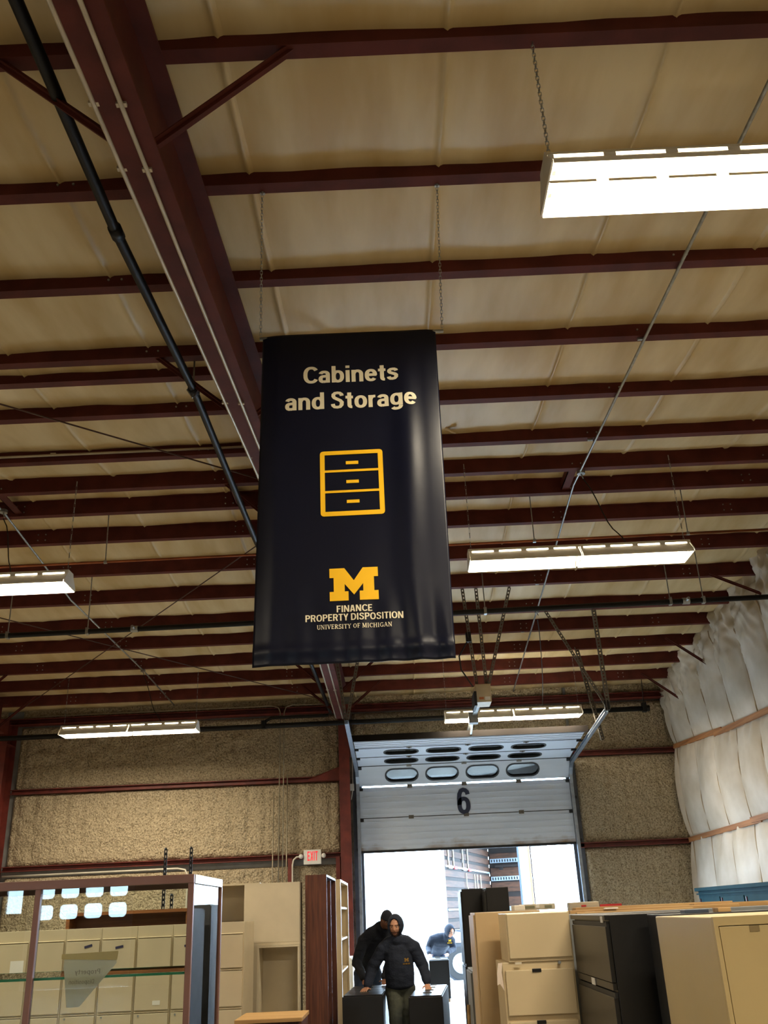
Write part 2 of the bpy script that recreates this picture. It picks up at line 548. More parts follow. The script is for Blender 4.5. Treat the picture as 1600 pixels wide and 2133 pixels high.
# side and back walls
struct(MB().box(XL - 0.2, XL, YB, WY + 0.3, 0, 6.6).build('wall_left', mat('dim_wall', (120, 112, 92), 0.9, var=0.2)))
wb = MB()
BW = [(-11.35 + 0.0, -8.3)]
wb.box(XL, -12.3, YB - 0.2, YB, 0, 6.6)
wb.box(-12.3, -11.6, YB - 0.2, YB, 0, 2.1)
wb.box(-12.3, -11.6, YB - 0.2, YB, 2.85, 6.6)
wb.box(-11.72, -11.6, YB - 0.2, YB, 2.1, 2.85)
wb.box(-8.3, XR + 0.3, YB - 0.2, YB, 0, 6.6)
wb.box(-11.6, -8.3, YB - 0.2, YB, 3.2, 6.6)
struct(wb.build('wall_back', mat('dim_wall2', (140, 130, 104), 0.9, var=0.2)))
w1 = struct(MB().box(-12.3, -12.26, YB - 0.1, YB + 0.02, 2.1, 2.85).box(-11.76, -11.72, YB - 0.1, YB + 0.02, 2.1, 2.85).box(-12.26, -11.76, YB - 0.1, YB + 0.02, 2.1, 2.14).box(-12.26, -11.76, YB - 0.1, YB + 0.02, 2.81, 2.85).build('window_1', WHITE))
MB().box(-12.26, -11.76, YB - 0.06, YB - 0.055, 2.14, 2.81).build('window_pane', CLEAR, w1)
# dock door in the back wall: its windows are what the glass case mirrors
polys = [[(-11.6, 0), (-8.3, 0), (-8.3, 3.2), (-11.6, 3.2)]]
pn = []
for z0 in (1.92, 2.52):
    for k in range(4):
        x0 = -11.35 + k * 0.76
        polys.append(rrect(x0, x0 + 0.56, z0, z0 + 0.42, 0.12))
        pn.append((x0, z0))
vs, fs = curve_mesh(polys, 0.05)
d2 = struct(MB().add(vs, fs).xf(Matrix.Translation((0, YB - 0.05, 0))).build('door_2', DOORW))
for x0, z0 in pn:
    vs, fs = curve_mesh([rrect(x0 - 0.02, x0 + 0.58, z0 - 0.02, z0 + 0.44, 0.13)], 0.01)
    MB().add(vs, fs).xf(Matrix.Translation((0, YB - 0.09, 0))).build('window_pane', CLEAR, d2)
struct(MB().box(XR, XR + 0.2, YB, WY + 0.3, 0, 6.6).build('wall_right', mat('wall_sheet2', (150, 150, 148), 0.5, metal=0.2)))

# ------------------------------------------------------------------ ceiling insulation, billowed between purlins
PUR = [2.4, 3.49, 4.57, 5.65, 6.75, 7.86, 8.95, 9.86, 10.57, 11.34, 12.36, 13.36, 14.46, 15.34, 16.36, 17.3, 18.25]
PD = 0.20
ys = []
edges = [YB - 0.2, -16, -9, -4, -1, 1.3] + PUR + [19.25]
for a, b in zip(edges[:-1], edges[1:]):
    n = 12 if a > 1 else 3
    for k in range(n):
        t = k / n
        ys.append((a + (b - a) * t, t, b - a))
ys.append((edges[-1], 0, 1))
xs = []
x = XL - 0.1
while x < XR + 0.25:
    xs.append(x)
    x += 0.12 if x > -6 else 0.3
xs.append(XR + 0.25)
for k in range(-4, 5):
    xs += [k * 1.22 + 0.45 + d for d in (-0.05, -0.02, 0.0, 0.012, 0.03)]
xs.sort()
vs, fs = [], []
for y, t, w in ys:
    kf = min(1.0, max(0.0, (y - 8.9) / 1.4))
    far_sag = 0.085 * min(1.0, w / 1.0) * (math.sin(PI * t) ** 0.55) if 0 < t < 1 else 0.0
    near_sag = 0.122 - 0.007 * (y - 3.5) + 0.03 * math.sin(PI * t) - 0.012 * max(0.0, t - 0.85) / 0.15
    sag = far_sag * kf + near_sag * (1 - kf)
    for x in xs:
        u = (x - 0.45 + 12.2 + 0.61) % 1.22 - 0.61
        tab = 0.022 * max(0.0, 1 - abs(u) / 0.02)
        wr = noise.noise((x * 3.0, y * 0.7, 0)) * 0.012 + noise.noise((x * 0.8, y * 0.9, 5)) * 0.02
        vs.append((x, y - 0.085, roof_z(y) + PD + 0.01 - sag - (tab + wr) * (1 if sag else 0)))
nx = len(xs)
for j in range(len(ys) - 1):
    for i in range(nx - 1):
        a = j * nx + i
        fs.append((a, a + nx, a + nx + 1, a + 1))
struct(MB().add(vs, fs).build('ceiling', VINYL, smooth=True))
# roof sheet above keeps the daylight out
rs = MB()
for y0, y1 in ((YB - 0.3, RIDGE_Y), (RIDGE_Y, WY + 0.5)):
    z0, z1 = roof_z(y0 + 1e-4) + 0.3, roof_z(y1 - 1e-4) + 0.3
    rs.add([(XL - 0.3, y0, z0), (XR + 0.4, y0, z0), (XR + 0.4, y1, z1), (XL - 0.3, y1, z1), (XL - 0.3, y0, z0 + .06), (XR + 0.4, y0, z0 + .06), (XR + 0.4, y1, z1 + .06), (XL - 0.3, y1, z1 + .06)],
           [(0, 3, 2, 1), (4, 5, 6, 7), (0, 1, 5, 4), (1, 2, 6, 5), (2, 3, 7, 6), (3, 0, 4, 7)])
struct(rs.build('roof', GALV))

# ------------------------------------------------------------------ purlins
ORD = ['just above the top edge of the photo', 'highest in the photo and nearest the camera', 'second from the top, carrying the banner chains', 'third from the top', 'fourth from the top, level with the banner top',
       'fifth from the top', 'sixth from the top, carrying the white conduit at left', 'seventh from the top, near side of the ridge', 'eighth from the top, far side of the ridge',
       'ninth from the top', 'tenth from the top, behind the middle lights', 'eleventh from the top', 'twelfth from the top', 'thirteenth from the top', 'fourteenth from the top, carrying the far lights',
       'fifteenth from the top', 'lowest in the photo and nearest the end wall']
def purlin_prof(y, dz=0.0):
    z = roof_z(y) + dz
    t = 0.006
    yw = y - 0.09
    return [(y, z), (y, z + 0.016), (y - t, z + 0.016), (y - t, z + t), (yw + t, z + t), (yw + t, z + PD), (yw - 0.06, z + PD), (yw - 0.06, z + PD - t), (yw, z + PD - t), (yw, z)]
for i, y in enumerate(PUR):
    o = MB().prism(purlin_prof(y), XL, 5.74).build('roof_purlin', RED)
    tag(o, 'dark red steel roof purlin, ' + ORD[i], 'purlin', 'red roof purlins')
    if 1 < i:
        b = MB()
        for xc in (-6.4, -4.6, -1.95, 2.32, 4.6):
            for dx in (-0.05, 0.05):
                for dz in ((0.06,) if y < 10 else (0.05, 0.13)):
                    b.tube([(xc + dx, y - 0.098, roof_z(y) + dz), (xc + dx, y - 0.089, roof_z(y) + dz)], 0.009, 6)
        b.build('bolt_heads', GALV, o)['kind'] = 'stuff'
o = MB().prism(purlin_prof(7.12), XL, -1.25).build('roof_purlin', RED)
tag(o, 'extra dark red purlin tucked right below the fourth one, left of the rafter', 'purlin', 'red roof purlins')
# struts that tie the two ridge purlins together
for xc, s in ((2.3, 'right of the banner beside the grey conduit'), (-4.62, 'at the left edge beside the left conduit'), (-1.82, 'next to the big rafter')):
    z = roof_z(10.2)
    o = MB().box(xc - 0.05, xc + 0.05, 9.8, 10.56, z + 0.02, z + 0.032).box(xc - 0.05, xc - 0.04, 9.8, 10.56, z + 0.02, z + 0.12).build('ridge_strut', RED)
    tag(o, 'short red strut between the ridge purlins ' + s, 'strut', 'ridge struts')

# ------------------------------------------------------------------ rafters with braces, columns
def rafter(name, label, dx, far):
    r = thing(name, label, 'beam', (-1.2 + dx, 10, 5.6), 'roof rafters')
    def xl(y): return -1.312 + 0.0115 * y + dx
    stations = [(1.0, 5.10), (2.56, 5.17), (4.29, 5.30), (8.04, 5.66), (10.3, 5.80), (14.5, 5.42), (18.0, 5.2)]
    w, t = 0.21, 0.016
    fl, wb_, tf = MB(), MB(), MB()
    for (y0, z0), (y1, z1) in zip(stations[:-1], stations[1:]):
        for mb, za, zb, xa, xb in ((fl, 0, t, 0, w), (wb_, t, None, w / 2 - 0.006, w / 2 + 0.006)):
            q0 = z0 + za; q1 = z1 + za
            top0 = z0 + zb if zb else roof_z(y0) - 0.005
            top1 = z1 + zb if zb else roof_z(y1) - 0.005
            a, b = xl(y0), xl(y1)
            mb.add([(a + xa, y0, q0), (a + xb, y0, q0), (b + xb, y1, q1), (b + xa, y1, q1), (a + xa, y0, top0), (a + xb, y0, top0), (b + xb, y1, top1), (b + xa, y1, top1)],
                   [(0, 3, 2, 1), (4, 5, 6, 7), (0, 1, 5, 4), (1, 2, 6, 5), (2, 3, 7, 6), (3, 0, 4, 7)])
        a, b = xl(y0), xl(y1)
        zt0, zt1 = roof_z(y0) - 0.02, roof_z(y1) - 0.02
        tf.add([(a, y0, zt0), (a + w, y0, zt0), (b + w, y1, zt1), (b, y1, zt1), (a, y0, zt0 + t), (a + w, y0, zt0 + t), (b + w, y1, zt1 + t), (b, y1, zt1 + t)],
               [(0, 3, 2, 1), (4, 5, 6, 7), (0, 1, 5, 4), (1, 2, 6, 5), (2, 3, 7, 6), (3, 0, 4, 7)])
    fl.build('bottom_flange', RED, r)
    wb_.build('web', RED, r)
    tf.build('top_flange', RED, r)
    def zb(y):
        for (y0, z0), (y1, z1) in zip(stations[:-1], stations[1:]):
            if y0 <= y <= y1:
                return z0 + (z1 - z0) * (y - y0) / (y1 - y0)
    for py, sides in ((3.46, (1, -1)), (6.72, (1, -1)), (9.84, (1, -1)), (13.3, (1, -1)), (16.33, (1, -1)), (17.7, (1, -1))):
        for s in sides:
            yb = py + 0.0
            xa = xl(yb) + (w - 0.03 if s > 0 else 0.03)
            top = Vector((xl(py) + w / 2 + s * 0.78, py - 0.03, roof_z(py) + 0.02))
            bot = Vector((xa, yb, zb(min(yb, 17.9)) + 0.03))
            mb = MB().bar(bot, top, 0.05, 0.006, up=(0, 1, 0)).bar(bot + Vector((0, 0.025, 0)), top + Vector((0, 0.025, 0)), 0.006, 0.05, up=(0, 1, 0))
            mb.bar(bot + Vector((0, 0, 0)), top, 0.006, 0.05, up=(0, 1, 0))
            mb.build('flange_brace', RED, r)
    return r
rafter('roof_rafter', 'big dark red steel rafter running overhead past the left side of the banner', 0, True)
rafter('roof_rafter', 'dark red rafter along the far left, above the left wall column', -6.75, False)

def column(label, x0, x1, y0, y1, ztop):
    c = thing('steel_column', label, 'column', ((x0 + x1) / 2, (y0 + y1) / 2, 0), 'steel columns')
    MB().box(x0, x1, y0, y0 + 0.014, 0, ztop).build('inner_flange', RED2, c)
    MB().box(x0, x1, y1 - 0.014, y1, 0, ztop).build('outer_flange', RED2, c)
    xm = (x0 + x1) / 2
    MB().box(xm - 0.006, xm + 0.006, y0 + 0.014, y1 - 0.014, 0, ztop).build('web', RED2, c)
    MB().box(x0 - 0.03, x1 + 0.03, y0 - 0.03, y1, 0.0, 0.02).build('base_plate', RED2, c)
    MB().box(x0, x1, y0 + 0.014, y1 - 0.014, ztop - 0.5, ztop - 0.485).build('stiffener', RED2, c)
column('red steel column beside the left jamb of the roll-up door', -1.115, -0.905, 18.55, 18.98, 5.6)
column('red steel column at the far left edge of the photo', -8.03, -7.78, 18.5, 18.98, 5.6)
# column and frame rafter stubs behind the white insulation at right: only the flange braces come through
for (y, ztop), (xb, yb, zb_) in (((13.24, 6.21), (5.63, 12.91, 5.70)), ((15.91, 5.97), (5.63, 15.72, 5.33)), ((17.85, 5.80), (5.63, 17.8, 5.23))):
    x0 = 5.0
    nm = {13.24: 'nearest the camera', 15.91: 'in the middle', 17.85: 'nearest the end wall'}[y]
    o = MB().bar((4.93, y, ztop + 0.0), (xb, yb, zb_), 0.05, 0.006, up=(0, 1, 0)).bar((4.93, y, ztop), (xb, yb, zb_), 0.006, 0.05, up=(0, 1, 0)).build('flange_brace', RED)
    tag(o, 'thin red brace running from a purlin into the white insulation, ' + nm, 'brace', 'braces at the white wall')

# ------------------------------------------------------------------ white insulation curtain on the right wall
BZ = [2.77, 4.47]
SEAMS = [18.75 - 1.1 * k for k in range(20)]
def batten_z(y):
    return max(3.9, 4.52 - 0.067 * (18.9 - y))
def curtain_z(y, z):
    zt = min(roof_z(y) + 0.16, 6.4)
    return z if z < 4.6 else 4.6 + (z - 4.6) * (zt - 4.6) / 1.54
def curtain_x(y, z):
    zs = [0.0, BZ[0], batten_z(y), 6.3]
    a = 0.0
    for z0, z1 in zip(zs[:-1], zs[1:]):
        if z0 <= z <= z1:
            t = (z - z0) / (z1 - z0)
            a = math.sin(PI * t) ** 0.6 if 0 < t < 1 else 0
            seg = zs.index(z0)
            tt = t
    u = ((18.75 - y) / 1.1) % 1.0
    b = math.sin(PI * u) ** 0.5 if 0 < u < 1 else 0
    x = 5.70 - a * (0.04 + 0.13 * b)
    if seg == 2:
        k = max(0.0, tt - 0.30) / 0.70
        r1 = 1 - abs(noise.noise((y * 2.6 + z * 1.5, z * 1.6 - y * 0.9, 7))) * 2
        r2 = 1 - abs(noise.noise((y * 4.6 - z * 3.4, z * 3.6, 3))) * 2
        x -= k * (0.20 * abs(noise.noise((y * 1.5, z * 1.2, 2))) + 0.13 * max(0, r1) ** 2 + 0.07 * max(0, r2) ** 2)
        x += 0.06 * k
    else:
        k = max(0, 1 - abs(z - zs[seg + 1]) / 0.45) if seg < 2 else 0
        x -= 0.06 * k * noise.noise((y * 6.0, z * 1.2, 4))
    x -= 0.025 * noise.noise((y * 0.9, z * 0.9, 11))
    return x
nY, nZ = 560, 130
vs, fs = [], []
Y0, Y1 = -3.0, 18.93
for j in range(nZ + 1):
    z = 6.14 * j / nZ
    for i in range(nY + 1):
        y = Y0 + (Y1 - Y0) * i / nY
        vs.append((curtain_x(y, z), y, curtain_z(y, z)))
for j in range(nZ):
    for i in range(nY):
        a = j * (nY + 1) + i
        fs.append((a, a + nY + 1, a + nY + 2, a + 1))
cur = MB().add(vs, fs).build('wall_right_insulation', CURT, smooth=True)
cur.name = 'insulation_curtain'
struct(cur)
SEAMM = mat('seam_tape', (186, 164, 130), 0.6, rgb2=(140, 116, 84), scale=3)
for y in SEAMS:
    if y < 2:
        break
    bz = batten_z(y)
    for za, zb2 in ((0.2, BZ[0] - 0.05), (BZ[0] + 0.05, bz - 0.05), (bz + 0.05, 5.9)):
        pts = []
        for k in range(15):
            z = za + (zb2 - za) * k / 14
            yy = y + 0.02 * math.sin(k * 0.6 + y)
            pts.append((curtain_x(yy, z) - 0.004, yy, curtain_z(yy, z)))
        MB().tube(pts, 0.010, 6).build('seam', SEAMM, cur)
for (y0, z0), (y1, z1), dx in (((16.0, 4.335), (18.9, 4.52), 0.0), ((12.1, 4.165), (16.35, 4.315), -0.02), ((6.0, 3.9), (12.1, 4.14), 0.0), ((11.5, 2.80), (15.4, 2.79), -0.02), ((15.0, 2.77), (18.9, 2.74), 0.0), ((2.0, 2.78), (11.5, 2.78), 0.0)):
    MB().bar((5.66 + dx, y0, z0), (5.66 + dx, y1, z1), 0.05, 0.085).build('batten', BATTEN, cur)

# ------------------------------------------------------------------ fluorescent fixtures
FIXW = WHITE
TUBE = emit('lamp_tube_glow', LAMP_COL, 20.0)
def fixture(xc, y, z, label, cord=None, fine=False):
    f = thing('fluorescent_light', label, 'light', (xc, y, z), 'hanging fluorescent lights')
    L = 1.22
    for s in (-1, 1):
        x0, x1 = (xc - L, xc - 0.012) if s < 0 else (xc + 0.012, xc + L)
        t = 0.003
        mb = MB()
        for q in (-1, 1):
            for (ya, za), (yb, zb) in (((0.185, -0.028), (0.18, 0.0)), ((0.18, 0.0), (0.085, 0.10))):
                mb.add([(x0, y + q * ya, z + za), (x1, y + q * ya, z + za), (x1, y + q * yb, z + zb), (x0, y + q * yb, z + zb),
                        (x0, y + q * ya, z + za + t), (x1, y + q * ya, z + za + t), (x1, y + q * yb, z + zb + t), (x0, y + q * yb, z + zb + t)],
                       [(0, 3, 2, 1), (4, 5, 6, 7), (0, 1, 5, 4), (1, 2, 6, 5), (2, 3, 7, 6), (3, 0, 4, 7)])
            # slotted shoulder
            n = 4
            for k in range(n + 1):
                xa = x0 + (x1 - x0) * k / n - 0.03
                mb.box(max(x0, xa), min(x1, xa + 0.06), y + q * 0.085 - 0.002, y + q * 0.085 + 0.002, z + 0.10, z + 0.122)
        mb.build('reflector', FIXW, f)
        for q in (-1, 1):
            tb = MB().tube([(x0 + 0.03, y + q * 0.075, z + 0.035), (x1 - 0.03, y + q * 0.075, z + 0.035)], 0.016, 10)
            tb.build('lamp_tube', TUBE, f, smooth=True)
            for xx in (x0 + 0.012, x1 - 0.03):
                MB().box(xx, xx + 0.018, y + q * 0.075 - 0.014, y + q * 0.075 + 0.014, z + 0.012, z + 0.085).build('lamp_holder', WHITE, f)
        ld = bpy.data.lights.new('lamp', 'AREA')
        ld.shape = 'RECTANGLE'
        ld.size = 1.14
        ld.size_y = 0.26
        ld.energy = LAMP_W
        ld.color = LAMP_COL
        lo = bpy.data.objects.new('lamp', ld)
        COL.objects.link(lo)
        lo.location = ((x0 + x1) / 2, y, z - 0.004)
        lo.parent = f
        lo.matrix_parent_inverse = f.matrix_basis.inverted()
    MB().prism([(y - 0.088, z + 0.122), (y + 0.088, z + 0.122), (y + 0.07, z + 0.155), (y - 0.07, z + 0.155)], xc - L, xc + L).build('ballast_channel', FIXW, f)
    for xe in (xc - L - 0.006, xc, xc + L + 0.006):
        prof = [(y - 0.185, z - 0.02), (y + 0.185, z - 0.02), (y + 0.18, z + 0.01), (y + 0.09, z + 0.11), (y + 0.075, z + 0.152), (y - 0.075, z + 0.152), (y - 0.09, z + 0.11), (y - 0.18, z + 0.01)]
        if xe == xc:
            prof = [(yy, zz + 0.001) for yy, zz in prof]
        MB().prism(prof, xe - 0.004, xe + 0.004).build('end_plate', FIXW, f)
    for xe in (xc - L + 0.03, xc + L - 0.03):
        top = roof_z(y) + 0.01
        if fine:
            chain_mb((xe, y, z + 0.155), (xe, y, top), 0.034, 0.003, 0.016).build('hanging_chain', GALV, f)
        else:
            chain_mb((xe, y, z + 0.155), (xe, y, top), 0.06, 0.003, 0.014).build('hanging_chain', GALV, f)
    if cord:
        (ax, ay, az), bx = cord, xc + 0.55
        pts = []
        for k in range(9):
            t_ = k / 8
            pts.append((ax + (bx - ax) * t_ ** 0.8, ay + (y - ay) * t_, az + (z + 0.155 - az) * t_ - 0.12 * math.sin(PI * t_) + 0.03 * math.sin(9 * t_)))
        MB().tube(pts, 0.007, 6).build('power_cord', BLACKM, f)
    return f
ZF = 5.08
fixture(2.09, 3.455, 4.87, 'long fluorescent light at upper right, nearest and brightest, cut by the frame', fine=True)
fixture(2.14, 9.50, 5.16, 'fluorescent light right of the banner, in the middle of the row', cord=(2.40, 9.88, 6.33))
fixture(2.15, 16.50, 4.80, 'fluorescent light hanging above the roll-up door', cord=(2.43, 14.4, 5.96))
fixture(-4.74, 9.50, 5.13, 'fluorescent light cut by the left edge of the photo', cord=(-4.72, 10.3, 6.33))
fixture(-4.74, 16.50, 4.83, 'fluorescent light in front of the end wall at left', cord=(-4.52, 16.35, 5.82))
for x, yy, s_ in ((2.14, -2.3, 'close behind the camera on the right'), (2.14, -8.2, 'far behind the camera on the right'), (-4.74, -8.2, 'far behind the camera on the left'), (-4.74, -2.3, 'close behind the camera on the left'), (-11.6, 9.5, 'left of the frame, middle bay'), (-11.6, 16.5, 'left of the frame, by the end wall')):
    fixture(x, yy, 5.0, 'fluorescent light ' + s_)

# ------------------------------------------------------------------ conduits, pipes, cables
def pipe(name, label, cat, pts, r, m, group=None, n=8, clamps=(), boxes=()):
    t = thing(name, label, cat, pts[0], group)
    MB().tube(pts, r, n).build('pipe_run', m, t, smooth=True)
    for p in clamps:
        c = MB().box(p[0] - r * 2.0, p[0] + r * 2.0, p[1] - 0.012, p[1] + 0.012, p[2] - r * 0.2, p[2] + r * 1.3)
        c.build('clamp', m, t)
    for p, s in boxes:
        MB().tube([(p[0], p[1], p[2] - s * 0.4), (p[0], p[1], p[2] + s * 0.4)], s, 10).build('junction_box', m, t)
        MB().tube([(p[0], p[1], p[2] - s * 0.4), (p[0] + 0.02, p[1], p[2] - s * 1.6)], 0.008, 6).build('cable_stub', m, t)
    return t
def yline(x0, x1, ya, yb, dz):
    out = []
    brk = sorted([ya, yb] + [RIDGE_Y])
    for y in brk:
        if ya <= y <= yb:
            t = (y - ya) / (yb - ya)
            out.append((x0 + (x1 - x0) * t, y, roof_z(y) + dz))
    return out
pipe('electrical_conduit', 'thin grey conduit running under the purlins at right, behind the bright light', 'conduit', yline(2.27, 2.48, 2.3, 18.6, -0.016), 0.0135, GALV, 'roof conduits',
     clamps=[(2.3, y, roof_z(y) - 0.012) for y in (4.5, 6.7, 8.9, 13.3, 15.3)], boxes=[((2.38, 9.86, roof_z(9.86) - 0.02), 0.05), ((2.43, 14.4, roof_z(14.4) - 0.02), 0.035)])
pipe('electrical_conduit', 'thin grey conduit crossing the left roof bay from the left edge', 'conduit', [(-4.6, 8.0, roof_z(8) - 0.016), (-4.75, 10.3, roof_z(10.3) - 0.016), (-4.8, 13.1, roof_z(13.1) - 0.016), (-4.53, 16.4, roof_z(16.4) - 0.016), (-4.45, 18.5, roof_z(18.5) - 0.016)], 0.0135, GALV, 'roof conduits',
     boxes=[((-4.73, 10.3, roof_z(10.3) - 0.03), 0.05), ((-4.53, 16.35, roof_z(16.35) - 0.03), 0.045)])
ST = [(1.2, 5.10), (2.56, 5.17), (4.29, 5.30), (8.04, 5.66), (10.3, 5.80), (14.5, 5.42), (17.9, 5.2)]
for xo, s, zo in ((-0.012, 'along the left edge of the big rafter', 0.0), (0.12, 'under the middle of the big rafter', -0.014)):
    pts = [(-1.312 + 0.0115 * y + xo, y, z + zo) for y, z in ST]
    cl = []
    for (y, z) in ((3.15, 5.215), (3.6, 5.25), (6.4, 5.50), (7.6, 5.62), (16.0, 5.32)):
        cl.append((-1.312 + 0.0115 * y + xo, y, z + zo))
    pipe('electrical_conduit', 'thin pale conduit clipped ' + s, 'conduit', pts, 0.0125, mat('pale_conduit', (196, 186, 166), 0.4, metal=0.4), 'rafter conduits', clamps=cl)
yq = 8.95 - 0.09 - 0.016
pipe('electrical_conduit', 'pale conduit clipped along a purlin at left, near the ridge', 'conduit', [(-7.6, yq, roof_z(yq) + 0.075), (-1.3, yq, roof_z(yq) + 0.075)], 0.0145, mat('pale_conduit', (196, 186, 166), 0.4, metal=0.4),
     clamps=[(x, yq, roof_z(yq) + 0.08) for x in (-3.6, -1.5)])
g = pipe('gas_pipe', 'black iron pipe hung beside the left of the big rafter', 'pipe', [(-1.6, 1.0, 5.45), (-1.6, 2.6, 5.59), (-1.6, 4.48, 5.63), (-1.6, 6.74, 5.87), (-1.6, 10.32, 5.94), (-1.32, 15, 5.5), (-1.25, 18.3, 5.4)], 0.034, BLACKPIPE, n=12)
for y, z in ((4.5, 5.635), (6.78, 5.873)):
    MB().tube([(-1.6, y - 0.05, z - 0.003), (-1.6, y + 0.05, z + 0.003)], 0.043, 12).build('coupling', BLACKPIPE, g, smooth=True)
MB().tube([(-1.6, 6.75, 5.9), (-1.6, 6.75, 6.16)], 0.008, 6).tube([(-1.6, 6.75, 5.78), (-1.55, 6.75, 5.86), (-1.6, 6.75, 5.93), (-1.65, 6.75, 5.86), (-1.6, 6.75, 5.78)], 0.008, 6).build('pipe_hanger', GALV, g)
# two cross pipes hung on rods
g = pipe('sprinkler_pipe', 'black sprinkler pipe hung on rods across the roof, behind the banner', 'pipe', [(-14, 12.42, 5.42), (5.62, 12.42, 5.55)], 0.038, BLACKPIPE, n=12)
for x in (-5.4, -4.27, -1.72, 0.78, 1.37, 4.0, 4.47):
    z = 5.42 + (x + 14) / 19.6 * 0.13
    MB().tube([(x, 12.42, z), (x, 12.40, roof_z(12.36) + 0.18)], 0.008, 6).box(x - 0.02, x + 0.02, 12.38, 12.46, z - 0.045, z + 0.05).build('hanger_rod', GALV, g)
for x in (-3.6, 4.22):
    z = 5.42 + (x + 14) / 19.6 * 0.13
    MB().tube([(x, 12.37, z), (x, 12.28, z)], 0.022, 8).tube([(x - .05, 12.42, z), (x + .05, 12.42, z)], 0.046, 10).build('sprinkler_head', GALV, g)
COPPER = mat('copper_pipe', (152, 84, 48), 0.4, metal=0.6, var=0.3, scale=5)
g = pipe('copper_pipe', 'thin copper-coloured pipe hung across the roof just behind the ridge', 'pipe', [(-14, 10.6, 5.76), (5.6, 10.6, 5.86)], 0.016, COPPER, n=8)
for x in (-3.5, 1.86, 3.78):
    z = 5.76 + (x + 14) / 19.6 * 0.10
    MB().tube([(x, 10.6, z), (x, 10.57, roof_z(10.57) + 0.1)], 0.007, 6).box(x - 0.02, x + 0.02, 10.585, 10.615, z - 0.02, z + 0.02).build('hanger_rod', GALV, g)
g = pipe('sprinkler_pipe', 'black pipe running along the top of the end wall', 'pipe', [(-14, 18.42, 5.17), (-2.5, 18.42, 5.20), (5.12, 18.42, 5.22)], 0.05, BLACKPIPE, n=12)
MB().tube([(5.04, 18.42, 5.25), (5.04, 18.3, roof_z(18.25) + 0.05)], 0.008, 6).box(5.0, 5.08, 18.36, 18.48, 5.15, 5.33).build('hanger_rod', BLACKPIPE, g)
MB().tube([(5.08, 18.42, 5.22), (5.14, 18.42, 5.22)], 0.062, 12).build('end_cap', BLACKPIPE, g)
MB().tube([(-2.6, 18.42, 5.28), (-2.45, 18.42, 5.36), (-1.3, 18.42, 5.36)], 0.03, 10).tube([(-2.6, 18.42, 5.15), (-2.6, 18.42, 5.31)], 0.058, 10).build('elbow_fitting', BLACKPIPE, g)
for k, (x, zt, s) in enumerate(((-2.44, 3.98, 'first'), (-2.32, 5.55, 'second'), (-2.24, 5.55, 'third'), (-2.17, 4.3, 'fourth'))):
    pts = [(x - 0.04, 18.83, 0.0), (x + 0.0, 18.83, zt)]
    if zt > 5:
        q = -1 if k == 1 else 1
        pts += [(x + q * 0.04, 18.83, zt + 0.10), (x + q * 0.16, 18.83, zt + 0.14), (x + q * (5.2 if q < 0 else 0.95), 18.83, zt + 0.13)]
    pipe('electrical_conduit', 'thin vertical conduit left of the exit sign, %s of four from the left' % s, 'conduit', pts, 0.012, mat('pale_conduit2', (150, 140, 118), 0.45, metal=0.3), 'wall conduits',
         boxes=())
for p, q, s in (((-3.47 - 4.58, 7.15 - 4.53, 5.80), (-1.32, 9.7, 6.38), 'upper brace rod crossing the left roof bay'),
                ((-7.9, 11.7, 6.31), (-1.3, 18.65, 5.72), 'lower left brace rod running down towards the red column'),
                ((-1.3, 11.0, 6.37), (-7.9, 19.0 - 0.2, 5.70), 'lower brace rod running from the banner down to the far left corner')):
    z_off = -0.02
    o = MB().tube([(p[0], p[1], roof_z(p[1]) - 0.03), (q[0], q[1], roof_z(q[1]) - 0.03)] if p[1] > RIDGE_Y else [(p[0], p[1], roof_z(p[1]) - 0.03), (q[0], q[1], roof_z(q[1]) - 0.03)], 0.0085, 6).build('brace_rod', mat('rusty_rod', (70, 38, 28), 0.6, var=0.2))
    tag(o, 'thin dark ' + s, 'brace rod', 'roof brace rods')

v = []
for k in range(7):
    a = k / 6
    v += [(0.70 + 0.13 * a, 8.62, roof_z(8.62) + 0.115 - 0.10 * math.sin(2.2 * a) * a - 0.01), (0.70 + 0.13 * a, 8.70, roof_z(8.70) + 0.115 - 0.07 * math.sin(2.6 * a) * a - 0.01)]
o = MB().add(v, [(2 * k, 2 * k + 1, 2 * k + 3, 2 * k + 2) for k in range(6)]).build('tape_flap', mat('tape_tan', (206, 178, 126), 0.6), smooth=True)
so = o.modifiers.new('thick', 'SOLIDIFY'); so.thickness = 0.002
tag(o, 'small torn yellow flap hanging from the ceiling insulation right of the banner', 'tape flap')

# ------------------------------------------------------------------ banner
BY = 4.57
def banner_y(x, z):
    """x from -0.52 to 0.52 across, z from 0 (bottom) to 2.02"""
    u = x / 0.52
    t = z / 2.02
    y = 0.0
    y += 0.05 * max(0, -u - 0.80) ** 1.5 * 6 * (0.5 + 0.5 * math.sin(PI * min(1, t * 1.1)))
    y += 0.03 * max(0, u - 0.84) ** 1.5 * 6
    rg = math.exp(-((u - 0.62) / 0.14) ** 2) * (math.sin(PI * min(1, max(0, t))) ** 0.7) * 0.022
    y -= rg
    lo = max(0, 1 - t / 0.22)
    y -= lo * 0.010 * math.sin(u * 21 + 3 * t) * (0.25 + 0.75 * max(0, u + 0.3))
    y += 0.006 * noise.noise((x * 3, z * 1.3, 2)) 
    y -= 0.012 * math.exp(-((z - 0.075) / 0.03) ** 2) * (0.6 + 0.4 * abs(math.sin(u * 26)) * max(0, u))
    return BY + y
bn = thing('hanging_banner', 'dark navy vinyl banner with yellow drawer icon and letter M, hung on two chains', 'banner', (-0.17, BY, 4.85))
nx, nz = 96, 150
vs, fs = [], []
